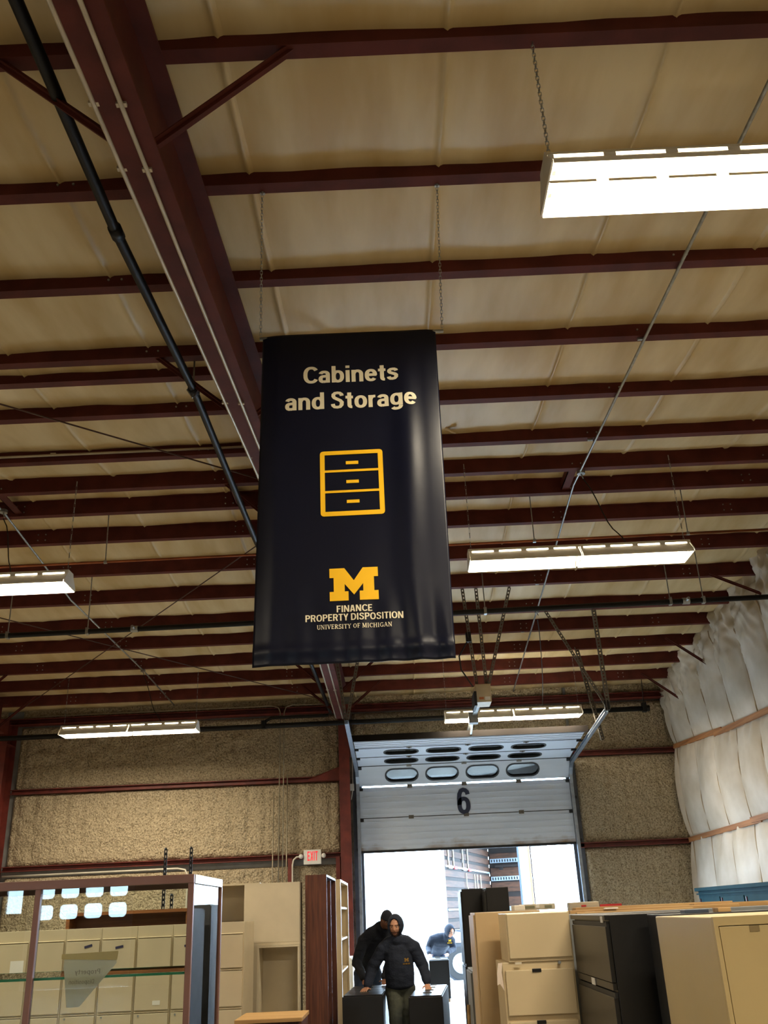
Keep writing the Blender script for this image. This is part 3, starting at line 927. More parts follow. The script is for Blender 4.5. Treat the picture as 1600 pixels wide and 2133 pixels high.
for j in range(nz + 1):
    t = j / nz
    for i in range(nx + 1):
        u = i / nx
        xw = (-0.711 + 0.030 * t) + u * (1.045 - 0.007 * t)
        xl_ = (u - 0.5) * 1.04
        z = 2.833 + t * 2.018
        vs.append((xw, banner_y(xl_, t * 2.02), z))
for j in range(nz):
    for i in range(nx):
        a = j * (nx + 1) + i
        fs.append((a, a + 1, a + nx + 2, a + nx + 1))
sheet = MB().add(vs, fs).build('vinyl_sheet', NAVY, bn, smooth=True)
so = sheet.modifiers.new('thick', 'SOLIDIFY')
so.thickness = 0.002
so.offset = 1.0
for z, nm in ((4.845, 'top_rod'), (2.875, 'bottom_rod')):
    x0, x1 = (-0.70, 0.405) if z > 4 else (-0.64, 0.28)
    MB().tube([(x0, BY + 0.018, z), (x1, BY + 0.018, z)], 0.011, 10).build(nm, GALV, bn, smooth=True)
for xt, xb in ((-0.695, -0.693), (0.437, 0.398)):
    zt = roof_z(4.57) + 0.02
    chain_mb((xb, BY + 0.004, 4.86), (xt, 4.55, zt), 0.03, 0.0025, 0.013).build('hanging_chain', GALV, bn)
    MB().box(xt - 0.013, xt + 0.013, 4.53, 4.575, zt - 0.01, zt + 0.05).box(xt - 0.016, xt + 0.016, 4.556, 4.574, zt - 0.03, zt).build('beam_clip', GALV, bn)
def on_banner(name, data, m, off=0.0025):
    v, f = data
    out = []
    for x, y, z in v:
        t = (z - 2.833) / 2.018
        u = (x - (-0.711 + 0.030 * t)) / (1.045 - 0.007 * t)
        out.append((x, banner_y((u - 0.5) * 1.04, t * 2.02) - off + y, z))
    return MB().add(out, f).build(name, m, bn, recalc=False)
BOLD = 0.205
on_banner('lettering', text_mesh('Cabinets', -0.437, 0.119, 4.503, 4.618, BOLD), INK)
on_banner('lettering', text_mesh('and Storage', -0.544, 0.217, 4.298, 4.442, BOLD), INK)
on_banner('lettering', text_mesh('FINANCE', -0.270, -0.084, 3.104, 3.140, 0.185), INK)
on_banner('lettering', text_mesh('PROPERTY DISPOSITION', -0.434, 0.077, 3.058, 3.095, 0.185), INK)
# small serif line built from strokes
def serif_text(s, x0, x1, z0, z1):
    Hh = 1.0
    TH, TN, SE = 0.17, 0.085, 0.07
    G = {}
    def st(a, b, w): return ('s', a, b, w)
    def arc(cx, cz, rx, rz, a0, a1, w=None): return ('a', cx, cz, rx, rz, a0, a1)
    G['U'] = (0.80, [st((0.17, 1), (0.17, 0.35), TH), st((0.65, 1), (0.65, 0.35), TN), arc(0.41, 0.33, 0.24, 0.28, 180, 360)], [(0.17, 1), (0.65, 1)])
    G['N'] = (0.86, [st((0.15, 1), (0.15, 0), TN), st((0.15, 1), (0.70, 0), TH), st((0.70, 1), (0.70, 0), TN)], [(0.12, 1), (0.15, 0), (0.70, 1)])
    G['I'] = (0.42, [st((0.2, 1), (0.2, 0), TH)], [(0.2, 1), (0.2, 0)])
    G['V'] = (0.80, [st((0.12, 1), (0.40, 0), TH), st((0.68, 1), (0.40, 0), TN)], [(0.12, 1), (0.68, 1)])
    G['E'] = (0.68, [st((0.17, 1), (0.17, 0), TH), st((0.1, 0.96), (0.58, 0.96), TN), st((0.17, 0.52), (0.48, 0.52), TN), st((0.1, 0.04), (0.6, 0.04), TN), st((0.57, 1), (0.57, 0.8), TN * 0.8), st((0.59, 0), (0.59, 0.22), TN * 0.8), st((0.47, 0.62), (0.47, 0.42), TN * 0.7)], [(0.17, 1), (0.17, 0)])
    G['R'] = (0.78, [st((0.17, 1), (0.17, 0), TH), arc(0.30, 0.74, 0.27, 0.22, -90, 90), st((0.17, 0.96), (0.32, 0.96), TN), st((0.17, 0.50), (0.32, 0.50), TN), st((0.38, 0.5), (0.66, 0), TH)], [(0.17, 1), (0.17, 0), (0.68, 0)])
    G['S'] = (0.62, [arc(0.31, 0.74, 0.21, 0.22, 20, 270), arc(0.31, 0.27, 0.23, 0.24, 90, -160), st((0.52, 1), (0.52, 0.76), TN * 0.8), st((0.09, 0.02), (0.09, 0.26), TN * 0.8)], [])
    G['T'] = (0.72, [st((0.36, 1), (0.36, 0), TH), st((0.05, 0.96), (0.67, 0.96), TN), st((0.06, 1), (0.06, 0.78), TN * 0.8), st((0.66, 1), (0.66, 0.78), TN * 0.8)], [(0.36, 0)])
    G['Y'] = (0.78, [st((0.12, 1), (0.38, 0.48), TH), st((0.66, 1), (0.38, 0.48), TN), st((0.38, 0.5), (0.38, 0), TH)], [(0.12, 1), (0.66, 1), (0.38, 0)])
    G['O'] = (0.86, [arc(0.42, 0.5, 0.31, 0.44, 0, 360)], [])
    G['F'] = (0.64, [st((0.17, 1), (0.17, 0), TH), st((0.1, 0.96), (0.58, 0.96), TN), st((0.17, 0.5), (0.46, 0.5), TN), st((0.57, 1), (0.57, 0.78), TN * 0.8), st((0.45, 0.6), (0.45, 0.4), TN * 0.7)], [(0.17, 1), (0.17, 0)])
    G['M'] = (1.02, [st((0.16, 1), (0.16, 0), TN), st((0.18, 1), (0.50, 0.05), TH), st((0.80, 1), (0.50, 0.05), TN), st((0.84, 1), (0.84, 0), TH)], [(0.14, 1), (0.16, 0), (0.84, 1), (0.84, 0)])
    G['C'] = (0.76, [arc(0.41, 0.5, 0.30, 0.44, 42, 318), st((0.66, 1), (0.66, 0.72), TN * 0.8)], [])
    G['H'] = (0.88, [st((0.17, 1), (0.17, 0), TH), st((0.69, 1), (0.69, 0), TH), st((0.17, 0.51), (0.69, 0.51), TN)], [(0.17, 1), (0.17, 0), (0.69, 1), (0.69, 0)])
    G['G'] = (0.84, [arc(0.41, 0.5, 0.30, 0.44, 42, 330), st((0.66, 1), (0.66, 0.74), TN * 0.8), st((0.68, 0.42), (0.68, 0.06), TH)], [(0.68, 0.42)])
    G['A'] = (0.82, [st((0.10, 0), (0.38, 1), TN), st((0.38, 1), (0.70, 0), TH), st((0.2, 0.33), (0.58, 0.33), TN)], [(0.10, 0), (0.70, 0)])
    V, F_ = [], []
    def quad(a, b, c, d):
        o = len(V)
        V.extend([a, b, c, d])
        F_.append((o, o + 1, o + 2, o + 3))
    cx = 0.0
    for ch in s:
        if ch == ' ':
            cx += 0.35
            continue
        adv, strokes, serifs = G[ch]
        for k in strokes:
            if k[0] == 's':
                _, (ax, az), (bx, bz), w = k
                dx, dz = bx - ax, bz - az
                l = math.hypot(dx, dz)
                if abs(dz) > abs(dx) * 0.5:
                    px, pz = w / 2, 0
                else:
                    px, pz = -dz / l * w / 2, dx / l * w / 2
                quad((cx + ax - px, az - pz), (cx + ax + px, az + pz), (cx + bx + px, bz + pz), (cx + bx - px, bz - pz))
            else:
                _, ox, oz, rx, rz, a0, a1 = k
                n = 14
                for q in range(n):
                    t0, t1 = math.radians(a0 + (a1 - a0) * q / n), math.radians(a0 + (a1 - a0) * (q + 1) / n)
                    def pt(t, sgn):
                        w = TN * 0.5 + (TH - TN) * 0.5 * abs(math.cos(t))
                        return (cx + ox + (rx + sgn * w) * math.cos(t), oz + (rz + sgn * TN * 0.6) * math.sin(t))
                    quad(pt(t0, -1), pt(t0, 1), pt(t1, 1), pt(t1, -1))
        for sx, sz in serifs:
            z_ = 0.965 if sz > 0.9 else (0.035 if sz < 0.1 else sz)
            quad((cx + sx - 0.15, z_ - SE / 2), (cx + sx + 0.15, z_ - SE / 2), (cx + sx + 0.15, z_ + SE / 2), (cx + sx - 0.15, z_ + SE / 2))
        cx += adv + 0.06
    W_ = cx - 0.06
    return [(x0 + x / W_ * (x1 - x0), 0.0, z0 + z * (z1 - z0)) for x, z in V], F_
on_banner('lettering', serif_text('UNIVERSITY OF MICHIGAN', -0.375, 0.016, 3.015, 3.039), INK)
MPTS = [(0, 1), (.31, 1), (.5, .61), (.69, 1), (1, 1), (1, .71), (.915, .71), (.915, .28), (1, .28), (1, 0), (.615, 0), (.615, .28), (.69, .28), (.69, .51), (.5, .17), (.31, .51), (.31, .28), (.385, .28), (.385, 0), (0, 0), (0, .28), (.085, .28), (.085, .71), (0, .71)]
def block_m(x0, x1, z0, z1):
    return curve_mesh([[(x0 + a * (x1 - x0), z0 + b * (z1 - z0)) for a, b in MPTS]], 0.0)
on_banner('letter_emblem', block_m(-0.305, -0.047, 3.166, 3.347), MAIZE)
ic = curve_mesh([rrect(-0.347, 0.006, 3.654, 4.054, 0.018, 3)] + [[(-0.321, a), (-0.021, a), (-0.021, b), (-0.321, b)] for a, b in ((3.935, 4.030), (3.808, 3.921), (3.681, 3.794))], 0.0)
on_banner('drawer_icon', ic, MAIZE)
for a, b in ((3.968, 3.988), (3.851, 3.870), (3.729, 3.748)):
    on_banner('drawer_icon_handle', curve_mesh([[(-0.202, a), (-0.132, a), (-0.132, b), (-0.202, b)]], 0.0), MAIZE)

# ------------------------------------------------------------------ roll-up door with tracks and opener
dr = struct(bpy.data.objects.new('door_1', None))
COL.objects.link(dr)
dr.location = (1.37, WY, 2.8)
PX0, PX1 = -0.735, 3.455
profile = [((18.95, 2.80), (18.95, 3.399)), ((18.95, 3.401), (18.95, 3.985)), ((18.93, 4.03), (18.55, 4.36)), ((18.53, 4.372), (17.92, 4.44)), ((17.90, 4.443), (17.28, 4.505)), ((17.26, 4.508), (16.64, 4.57))]
STAINED = DOORW.copy()
STAINED.name = 'white_door_steel_muddy'
nt = STAINED.node_tree
bsdf = nt.nodes['Principled BSDF']
old = bsdf.inputs['Base Color'].links[0].from_socket
tc = nt.nodes.new('ShaderNodeTexCoord')
sep = nt.nodes.new('ShaderNodeSeparateXYZ')
nt.links.new(tc.outputs['Object'], sep.inputs[0])
mz = nt.nodes.new('ShaderNodeMapRange')
mz.inputs['From Min'].default_value, mz.inputs['From Max'].default_value = 3.12, 2.80
mz.inputs['To Min'].default_value, mz.inputs['To Max'].default_value = -0.42, 0.18
nt.links.new(sep.outputs['Z'], mz.inputs['Value'])
ns = nt.nodes.new('ShaderNodeTexNoise')
ns.inputs['Scale'].default_value = 1.9
ns.inputs['Detail'].default_value = 6
nt.links.new(tc.outputs['Object'], ns.inputs['Vector'])
ad = nt.nodes.new('ShaderNodeMath')
nt.links.new(mz.outputs[0], ad.inputs[0])
nt.links.new(ns.outputs['Fac'], ad.inputs[1])
rp = nt.nodes.new('ShaderNodeValToRGB')
rp.color_ramp.elements[0].position, rp.color_ramp.elements[1].position = 0.48, 0.78
nt.links.new(ad.outputs[0], rp.inputs[0])
mx = nt.nodes.new('ShaderNodeMixRGB')
mx.inputs[2].default_value = (*lin((128, 100, 66)), 1)
nt.links.new(rp.outputs[0], mx.inputs[0])
nt.links.new(old, mx.inputs[1])
nt.links.new(mx.outputs[0], bsdf.inputs['Base Color'])
GASK = mat('black_gasket', (16, 17, 20), 0.5, var=0.1)
for k, ((ya, za), (yb, zb)) in enumerate(profile):
    L = math.hypot(yb - ya, zb - za)
    d = Vector((0, (yb - ya) / L, (zb - za) / L))
    nrm = Vector((1, 0, 0)).cross(d)
    M4 = Matrix(((1, 0, 0, 0), (0, -nrm.y, d.y, ya), (0, -nrm.z, d.z, za), (0, 0, 0, 1)))
    # local x across, y towards the outside, z along the section
    polys = [[(PX0, 0), (PX1, 0), (PX1, L), (PX0, L)]]
    wins = []
    if k in (2, 3, 4):
        for q in range(4):
            x0 = -0.19 + q * 0.803
            polys.append(rrect(x0, x0 + 0.62, L * 0.5 - 0.15, L * 0.5 + 0.15, 0.14))
            wins.append(x0)
    v, f = curve_mesh(polys, 0.045)
    p = MB().add(v, f).xf(M4).build('door_panel', STAINED if k == 0 else DOORW, dr)
    if not wins:
        gr = MB()
        for zz in [L * (0.12 + 0.19 * q) for q in range(5)]:
            gr.box(PX0 + 0.01, PX1 - 0.01, -0.032, -0.020, zz - 0.007, zz + 0.007)
        gr.xf(M4).build('pressed_rib', DOORW, p)
    for x0 in wins:
        v, f = curve_mesh([rrect(x0 - 0.025, x0 + 0.645, L * 0.5 - 0.175, L * 0.5 + 0.175, 0.16), rrect(x0 + 0.005, x0 + 0.615, L * 0.5 - 0.145, L * 0.5 + 0.145, 0.135)], 0.065)
        MB().add(v, f).xf(M4).build('window_gasket', GASK, p)
        v, f = curve_mesh([rrect(x0, x0 + 0.62, L * 0.5 - 0.15, L * 0.5 + 0.15, 0.14)], 0.008)
        MB().add(v, f).xf(M4).build('window_pane', PANE, p)
    if k in (0, 2, 3, 4):
        MB().box(PX0, PX1, -0.026, -0.018, L - 0.007, L + 0.007).xf(M4).build('joint_seal', GASK, p)
    for xh in (0.27, 1.36, 2.45):
        hb = MB().box(xh - 0.05, xh + 0.05, -0.034, -0.022, L - 0.035, L + 0.03).box(xh - 0.02, xh + 0.02, -0.046, -0.03, L - 0.018, L + 0.018)
        hb.xf(M4).build('hinge', ANGLE, p)
    for xs_ in (PX0 + 0.02, PX1 - 0.02):
        q = -1 if xs_ < 0 else 1
        hb = MB().box(xs_ - 0.045, xs_ + 0.045, -0.05, -0.022, L - 0.06, L - 0.005).tube([(xs_, -0.045, L - 0.03), (xs_ + q * 0.09, -0.045, L - 0.03)], 0.012, 6).tube([(xs_ + q * 0.06, -0.045, L - 0.03), (xs_ + q * 0.09, -0.045, L - 0.03)], 0.028, 8)
        hb.xf(M4).build('roller_bracket', BLACKM, p)
# top astragal, bottom seal, rust stain and the painted numeral
MB().bar((PX0 - 0.03, 16.62, 4.56), (PX1 + 0.03, 16.62, 4.56), 0.05, 0.11).build('top_seal', mat('brown_seal', (22, 17, 14), 0.8, spec=0.2), dr)
MB().box(PX0, PX1, 18.925, 18.975, 2.755, 2.80).build('bottom_seal', BLACKM, dr)
v, f = text_mesh('6', 1.195, 1.455, 3.405, 3.905, 0.205, 0.002)
six = MB().add(v, f).xf(Matrix.Translation((0, 18.9135, 0))).build('painted_numeral', NAVYINK, dr)
def track(x, q, label):
    t = thing('door_track', label, 'door track', (x, WY, 0), 'roll-up door tracks')
    pts = [(18.88, 0.0), (18.88, 3.9), (18.84, 4.08), (18.70, 4.22), (18.50, 4.30), (15.02, 4.58)]
    for off, w in ((0.0, 0.012), (0.055, 0.012)):
        mb = MB()
        for a, b in zip(pts[:-1], pts[1:]):
            d = Vector((0, b[0] - a[0], b[1] - a[1])).normalized()
            n = Vector((1, 0, 0)).cross(d)
            o = n * off
            mb.bar(Vector((x, a[0], a[1])) + o, Vector((x, b[0], b[1])) + o, 0.06, 0.008, up=n)
        mb.build('rail', TRACKM, t)
    mb = MB()
    for a, b in zip(pts[:-1], pts[1:]):
        d = Vector((0, b[0] - a[0], b[1] - a[1])).normalized()
        n = Vector((1, 0, 0)).cross(d)
        mb.bar(Vector((x + q * 0.03, a[0], a[1])) + n * 0.028, Vector((x + q * 0.03, b[0], b[1])) + n * 0.028, 0.006, 0.062, up=n)
    mb.build('channel_back', TRACKM, t)
    for z in (0.6, 1.7, 2.8, 3.6):
        MB().box(x - 0.03 + q * 0.02, x + 0.03 + q * 0.05, 18.87, 18.95, z, z + 0.05).build('track_bracket', BLACKM, t)
    return t
tl = track(-0.765, -1, 'galvanised track of the roll-up door, on its left side')
tr_ = track(3.485, 1, 'galvanised track of the roll-up door, on its right side')
def hang(parent, name, *segs, **k):
    for p, q in segs:
        slotted(p, q, **k).build(name, ANGLE, parent)
hang(tr_, 'hanger_angle', ((3.33, 14.42, 6.12), (3.5, 15.05, 4.58)), w=0.075)
hang(tr_, 'hanger_angle', ((2.56, 14.45, 6.1), (3.5, 15.05, 4.60)), w=0.05)
hang(tr_, 'hanger_angle', ((3.36, 16.3, 5.95), (3.62, 16.32, 4.30)), w=0.075)
MB().box(3.47, 3.55, 15.0, 15.06, 4.56, 4.72).build('bracket', BLACKM, tr_)
hang(tl, 'hanger_angle', ((-0.98, 14.45, 6.1), (-0.80, 15.05, 4.58)), w=0.05)
hang(tl, 'hanger_angle', ((-0.42, 14.45, 6.1), (-0.78, 15.05, 4.58)), w=0.05)
MB().tube([(-0.86, 18.8, 4.05), (-0.86, 18.8, 5.1)], 0.01, 6).box(-0.93, -0.84, 18.72, 18.84, 3.93, 4.05).tube([(-0.86, 18.78, 3.95), (-0.90, 18.76, 3.75)], 0.008, 6).build('limit_switch', mat('switch_box', (186, 180, 164), 0.5), tl)

op = thing('door_opener', 'beige motor box on slotted steel hangers above the roll-up door, with its rail', 'door opener', (1.4, 14.2, 4.6))
MB().box(1.28, 1.52, 13.95, 14.35, 4.56, 4.84).build('motor_housing', mat('motor_beige', (196, 180, 150), 0.45), op, bevel=0.012)
MB().box(1.33, 1.40, 13.944, 13.952, 4.60, 4.635).build('label_sticker', mat('orange_label', (190, 110, 60), 0.6), op)
MB().box(1.42, 1.50, 13.944, 13.952, 4.59, 4.64).build('label_sticker', PAPER, op)
MB().box(1.365, 1.435, 14.3, 18.9, 4.72, 4.76).build('rail', GALV, op)
MB().bar((1.38, 15.9, 4.72), (1.38, 16.7, 4.52), 0.03, 0.03).box(1.30, 1.46, 15.8, 15.98, 4.60, 4.78).build('trolley_arm', GALV, op)
MB().box(1.25, 1.29, 13.9, 14.4, 4.5, 4.72).build('chain_guide', BLACKM, op)
for p, q in (((1.13, 13.4, 6.2), (1.30, 14.1, 4.84)), ((1.34, 13.4, 6.2), (1.45, 14.1, 4.84)), ((1.86, 13.4, 6.2), (1.48, 14.1, 4.84))):
    slotted(p, q, w=0.05).build('hanger_angle', ANGLE, op)
slotted((0.9, 13.38, 6.2), (2.1, 13.38, 6.2), w=0.05, up=(0, 0, 1)).build('cross_angle', ANGLE, op)
MB().tube([(1.22, 13.75, 5.5), (1.06, 13.8, 5.25), (1.08, 13.85, 5.05), (1.25, 13.95, 4.8)], 0.012, 6).box(1.18, 1.26, 13.7, 13.78, 5.45, 5.6).build('power_cord', BLACKM, op)

# ------------------------------------------------------------------ exit sign
ex = thing('exit_sign', 'white exit sign with red EXIT letters on the end wall', 'exit sign', (-1.68, 18.9, 2.72))
MB().box(-1.85, -1.51, 18.80, 18.87, 2.595, 2.86).build('housing', WHITE, ex, bevel=0.008)
v, f = text_mesh('EXIT', -1.775, -1.575, 2.66, 2.83, 0.15, 0.003)
MB().add(v, f).xf(Matrix.Translation((0, 18.797, 0))).build('lettering', emit('exit_red', (0.85, 0.02, 0.04), 0.35), ex)
for x in (-1.90, -1.46):
    MB().ball((x, 18.79, 2.745), (0.045, 0.05, 0.045)).box(x - 0.02, x + 0.02, 18.8, 18.86, 2.72, 2.77).build('lamp_head', WHITE, ex, smooth=False)
MB().tube([(-2.07, 18.84, 0.5), (-2.07, 18.84, 2.60), (-2.05, 18.84, 2.69), (-1.99, 18.84, 2.74), (-1.9, 18.84, 2.745)], 0.016, 8).build('conduit', mat('pale_conduit3', (206, 200, 184), 0.45), ex, smooth=True)
pipe('electrical_conduit', 'white conduit below the lower girt at the left, bent down at its end', 'conduit', [(-7.7, 18.86, 2.62), (-4.3, 18.86, 2.63), (-4.15, 18.86, 2.6), (-4.1, 18.86, 2.5), (-4.1, 18.86, 0.4)], 0.018, mat('pale_conduit3', (206, 200, 184), 0.45))

# ------------------------------------------------------------------ furniture
def lb(mb, name, m, parent, bevel=0.0, smooth=False):
    o = mb.build(name, m, None, smooth=smooth, bevel=bevel)
    o.parent = parent
    return o
def rotz(o, deg):
    o.rotation_euler = (0, 0, math.radians(deg))
    return o

def file_cabinet(label, loc, W, D, H, drawers, m, rot=0, group=None, lips=True, pulls='lip', locks=(), stickers=(), cards=(), first=None, toprail=0.02):
    """local: width along x from 0, front at y = 0 facing -y"""
    t = thing('file_cabinet', label, 'file cabinet', loc, group)
    rotz(t, rot)
    lb(MB().box(0, W, 0.010, D, 0.02, H), 'carcass', m, t, bevel=0.003)
    lb(MB().box(0.01, W - 0.01, 0.03, D - 0.01, 0.0, 0.02), 'plinth', BLACKM, t)
    for k, (z0, z1) in enumerate(drawers):
        d = lb(MB().box(0.014, W - 0.014, -0.012, 0.012, z0, z1 - 0.026), 'drawer', m, t, bevel=0.003)
        if pulls == 'lip':
            lb(MB().prism([(-0.004, z1 - 0.020), (-0.012, z1 - 0.016), (-0.012, z1 - 0.012), (0.012, z1 - 0.006), (0.012, z1 - 0.020)], 0.014, W - 0.014), 'pull_lip', m, d)
        elif pulls == 'tab':
            lb(MB().box(W * 0.40, W * 0.40 + 0.055, -0.018, -0.008, z1 - 0.040, z1 - 0.020), 'handle', BLACK, d, bevel=0.002)
        elif pulls == 'dark':
            lb(MB().box(0.012, W - 0.012, -0.006, 0.012, z1 - 0.030, z1 - 0.004), 'pull_recess', BLACKM, d)
    for (x, z) in locks:
        lb(MB().tube([(x, -0.016, z), (x, 0.0, z)], 0.010, 10), 'lock', GALV, t)
    for (x, z, a) in stickers:
        s = MB().box(-0.042, 0.042, -0.0145, -0.0118, -0.012, 0.012).xf(Matrix.Translation((x, 0, z)) @ Matrix.Rotation(math.radians(-a), 4, 'Y'))
        lb(s, 'tape_tag', DKBLUE, t)
    for (x, z, w, h) in cards:
        lb(MB().box(x, x + w, -0.0145, -0.0118, z, z + h), 'label_card', PAPER, t)
    return t

# row of putty file cabinets behind the glass case
DR = [(1.205, 1.545), (0.845, 1.20), (0.49, 0.84), (0.12, 0.485)]
NAMES = ['rightmost of the row, beside the open bookcase', 'second from the right of the row', 'third from the right of the row', 'fourth from the right of the row', 'fifth from the right of the row', 'sixth from the right of the row',
         'seventh from the right, behind its left post', 'eighth from the right, at the left edge']
for k in range(8):
    x0 = -1.69 - 0.382 * (k + 1)
    st = {2: [], 1: [(0.17, 1.44, 12)], 3: [(0.20, 1.45, 10)], 4: [(0.25, 1.47, 14)], 6: [(0.03, 1.42, 20)], 5: []}.get(k, [])
    ca = {1: [(0.26, 1.24, 0.09, 0.07), (0.25, 0.90, 0.09, 0.09)], 2: [(0.2, 0.89, 0.08, 0.04)], 6: [(0.2, 1.24, 0.14, 0.12)], 7: [(0.05, 1.24, 0.12, 0.13)]}.get(k, [])
    file_cabinet('putty four-drawer file cabinet behind the glass case, ' + NAMES[k], (x0 + 0.001, 10.7, 0), 0.38, 0.70, 1.645, DR, BEIGE2, group='putty file cabinets', stickers=st, cards=ca, locks=[(0.06, 0.795)] if k else [])
# oak board unit standing behind the row
t = thing('wooden_bookcase', 'brown wooden bookcase back rising behind the putty file cabinets', 'bookcase', (-3.2, 11.9, 0))
MB().box(-3.9, -2.5, 11.86, 11.88, 0.05, 1.80).build('back_panel', OAK, t)
MB().box(-3.92, -3.88, 11.6, 11.88, 0, 1.80).box(-2.52, -2.48, 11.6, 11.88, 0, 1.80).build('side_panel', OAK, t)
MB().box(-3.92, -2.48, 11.58, 11.88, 1.78, 1.815).build('top_board', OAK, t)
MB().box(-3.88, -2.52, 11.6, 11.86, 0.9, 0.92).build('shelf', OAK, t)
# slotted black shelf posts
t = thing('shelving_rack', 'black slotted shelf posts standing against the end wall at left', 'shelving rack', (-2.9, 12.8, 0))
for x in (-3.03, -2.70):
    slotted((x, 12.5, 0), (x, 12.5, 2.54), w=0.04, up=(1, 0, 0), pitch=0.06).build('post', BLACK, t)
    slotted((x, 12.95, 0), (x, 12.95, 2.0), w=0.04, up=(1, 0, 0), pitch=0.06).build('post', BLACK, t)
for z in (0.3, 1.0, 1.55):
    MB().box(-3.03, -2.66, 12.5, 12.99, z, z + 0.02).build('shelf', BLACK, t)

# overhead cabinet box standing on the open bookcase
t = thing('bookcase', 'low cream open bookcase beside the putty file cabinets', 'bookcase', (-1.4, 11.7, 0))
def open_case(t, x0, x1, y0, y1, z0, z1, m, shelves, back=True, th=0.02):
    MB().box(x0, x0 + th, y0, y1, z0, z1).build('side_panel', m, t)
    MB().box(x1 - th, x1, y0, y1, z0, z1).build('side_panel', m, t)
    MB().box(x0, x1, y0 - 0.003, y1, z1, z1 + th).build('top_panel', m, t)
    if back:
        MB().box(x0 + th, x1 - th, y1 - 0.012, y1, z0, z1).build('back_panel', m, t)
    for z in shelves:
        MB().box(x0 + th, x1 - th, y0 + 0.01, y1 - 0.012, z, z + th).build('shelf', m, t)
open_case(t, -1.665, -1.185, 11.5, 11.85, 0, 1.36, CREAM, (0.05, 0.50))
t = thing('overhead_cabinet', 'square cream overhead cabinet stacked on the low cream bookcase', 'cabinet', (-1.45, 11.7, 1.39))
MB().box(-1.83, -1.185, 11.52, 11.54, 1.41, 2.035).build('front_panel', CREAM, t, bevel=0.004)
MB().box(-1.83, -1.81, 11.54, 11.85, 1.41, 2.035).box(-1.205, -1.185, 11.54, 11.85, 1.41, 2.035).build('side_panel', CREAM, t)
MB().box(-1.83, -1.185, 11.52, 11.85, 2.03, 2.045).build('top_panel', CREAM, t)
MB().box(-1.83, -1.185, 11.52, 11.85, 1.382, 1.41).build('bottom_panel', CREAM, t)
t = thing('storage_cabinet', 'tall open putty cabinet with dark shelves behind the last file cabinet', 'cabinet', (-2.1, 12.1, 0))
open_case(t, -2.46, -1.72, 12.0, 12.4, 0, 2.05, BEIGE2, (0.05, 0.6, 1.1, 1.62))
MB().box(-1.84, -1.72, 11.99, 12.0, 0.0, 2.05).build('face_frame', BEIGE2, t)

# brown bookcases seen from their side, open face towards the aisle
t = thing('bookcase', 'tall brown woodgrain bookcase, open side facing the aisle with people', 'bookcase', (-1.0, 12.4, 0))
x0, x1, y0, y1, z1 = -1.125, -0.872, 11.6, 13.2, 2.09
MB().box(x0, x1, y0, y0 + 0.025, 0, z1).build('side_panel', BROWNW, t)
MB().box(x0, x1, y1 - 0.025, y1, 0, z1).build('side_panel', BROWNW, t)
MB().box(x0, x1 - 0.01, 12.39, 12.415, 0, z1 - 0.02).build('divider', BROWNW, t)
MB().box(x0, x1, y0, y1, z1, z1 + 0.025).build('top_panel', BROWNW, t)
MB().box(x0, x0 + 0.01, y0 + 0.025, y1 - 0.025, 0.02, z1).build('back_panel', DARKW, t)
for z in (0.06, 0.45, 0.85, 1.25, 1.65):
    for a, b in ((y0 + 0.025, 12.39), (12.415, y1 - 0.025)):
        MB().box(x0 + 0.01, x1 - 0.06, a, b, z, z + 0.022).build('shelf', DARKW, t)
t = thing('metal_shelving', 'narrow beige metal shelving unit behind the tall brown bookcase', 'shelving', (-0.85, 14.4, 0))
x0, x1, y0, y1, z1 = -1.12, -0.825, 13.5, 15.4, 2.09
MB().box(x0, x1, y0, y0 + 0.012, 0, z1).build('end_panel', BEIGE, t)
MB().box(x0, x1, y1 - 0.012, y1, 0, z1).build('end_panel', BEIGE, t)
MB().box(x0, x0 + 0.008, y0, y1, 0, z1).build('back_panel', BEIGE, t)
MB().box(x0, x1, y0, y1, z1, z1 + 0.03).build('top_panel', BEIGE, t)
for y in (y0 + 0.012, y1 - 0.05):
    MB().box(x1 - 0.02, x1, y, y + 0.04, 0, z1).build('slotted_post', BEIGE, t)
for z in (0.1, 0.5, 0.95, 1.35, 1.75):
    MB().box(x0 + 0.01, x1 - 0.02, y0 + 0.02, y1 - 0.02, z, z + 0.025).build('shelf', BEIGE, t)
    MB().box(x1 - 0.02, x1 - 0.012, y0 + 0.06, y0 + 0.10, z - 0.02, z + 0.04).build('shelf_clip', BLACKM, t)
t = thing('storage_cabinet', 'low white cabinet standing beyond the beige shelving near the door', 'cabinet', (-0.95, 16.2, 0))
MB().box(-1.15, -0.80, 15.6, 16.5, 0.03, 1.06).build('carcass', WHITE, t, bevel=0.004)
MB().box(-0.80, -0.788, 15.61, 16.04, 0.05, 1.04).build('door', WHITE, t)
MB().box(-0.80, -0.788, 16.06, 16.49, 0.05, 1.04).build('door', WHITE, t)
MB().box(-1.13, -0.82, 15.62, 16.48, 0, 0.03).build('plinth', BLACKM, t)
# oak desk at the bottom edge
t = thing('desk', 'oak desk corner at the bottom edge before the cream bookcase', 'desk', (-1.3, 10.0, 0))
MB().box(-1.62, -0.98, 9.75, 10.45, 0.765, 0.80).build('desk_top', PINE, t, bevel=0.004)
MB().box(-1.02, -0.99, 9.78, 10.42, 0, 0.765).build('end_panel', BROWNW, t)
MB().box(-1.61, -1.58, 9.78, 10.42, 0, 0.765).build('end_panel', BROWNW, t)
MB().box(-1.58, -1.02, 10.38, 10.40, 0.2, 0.765).build('modesty_panel', BROWNW, t)

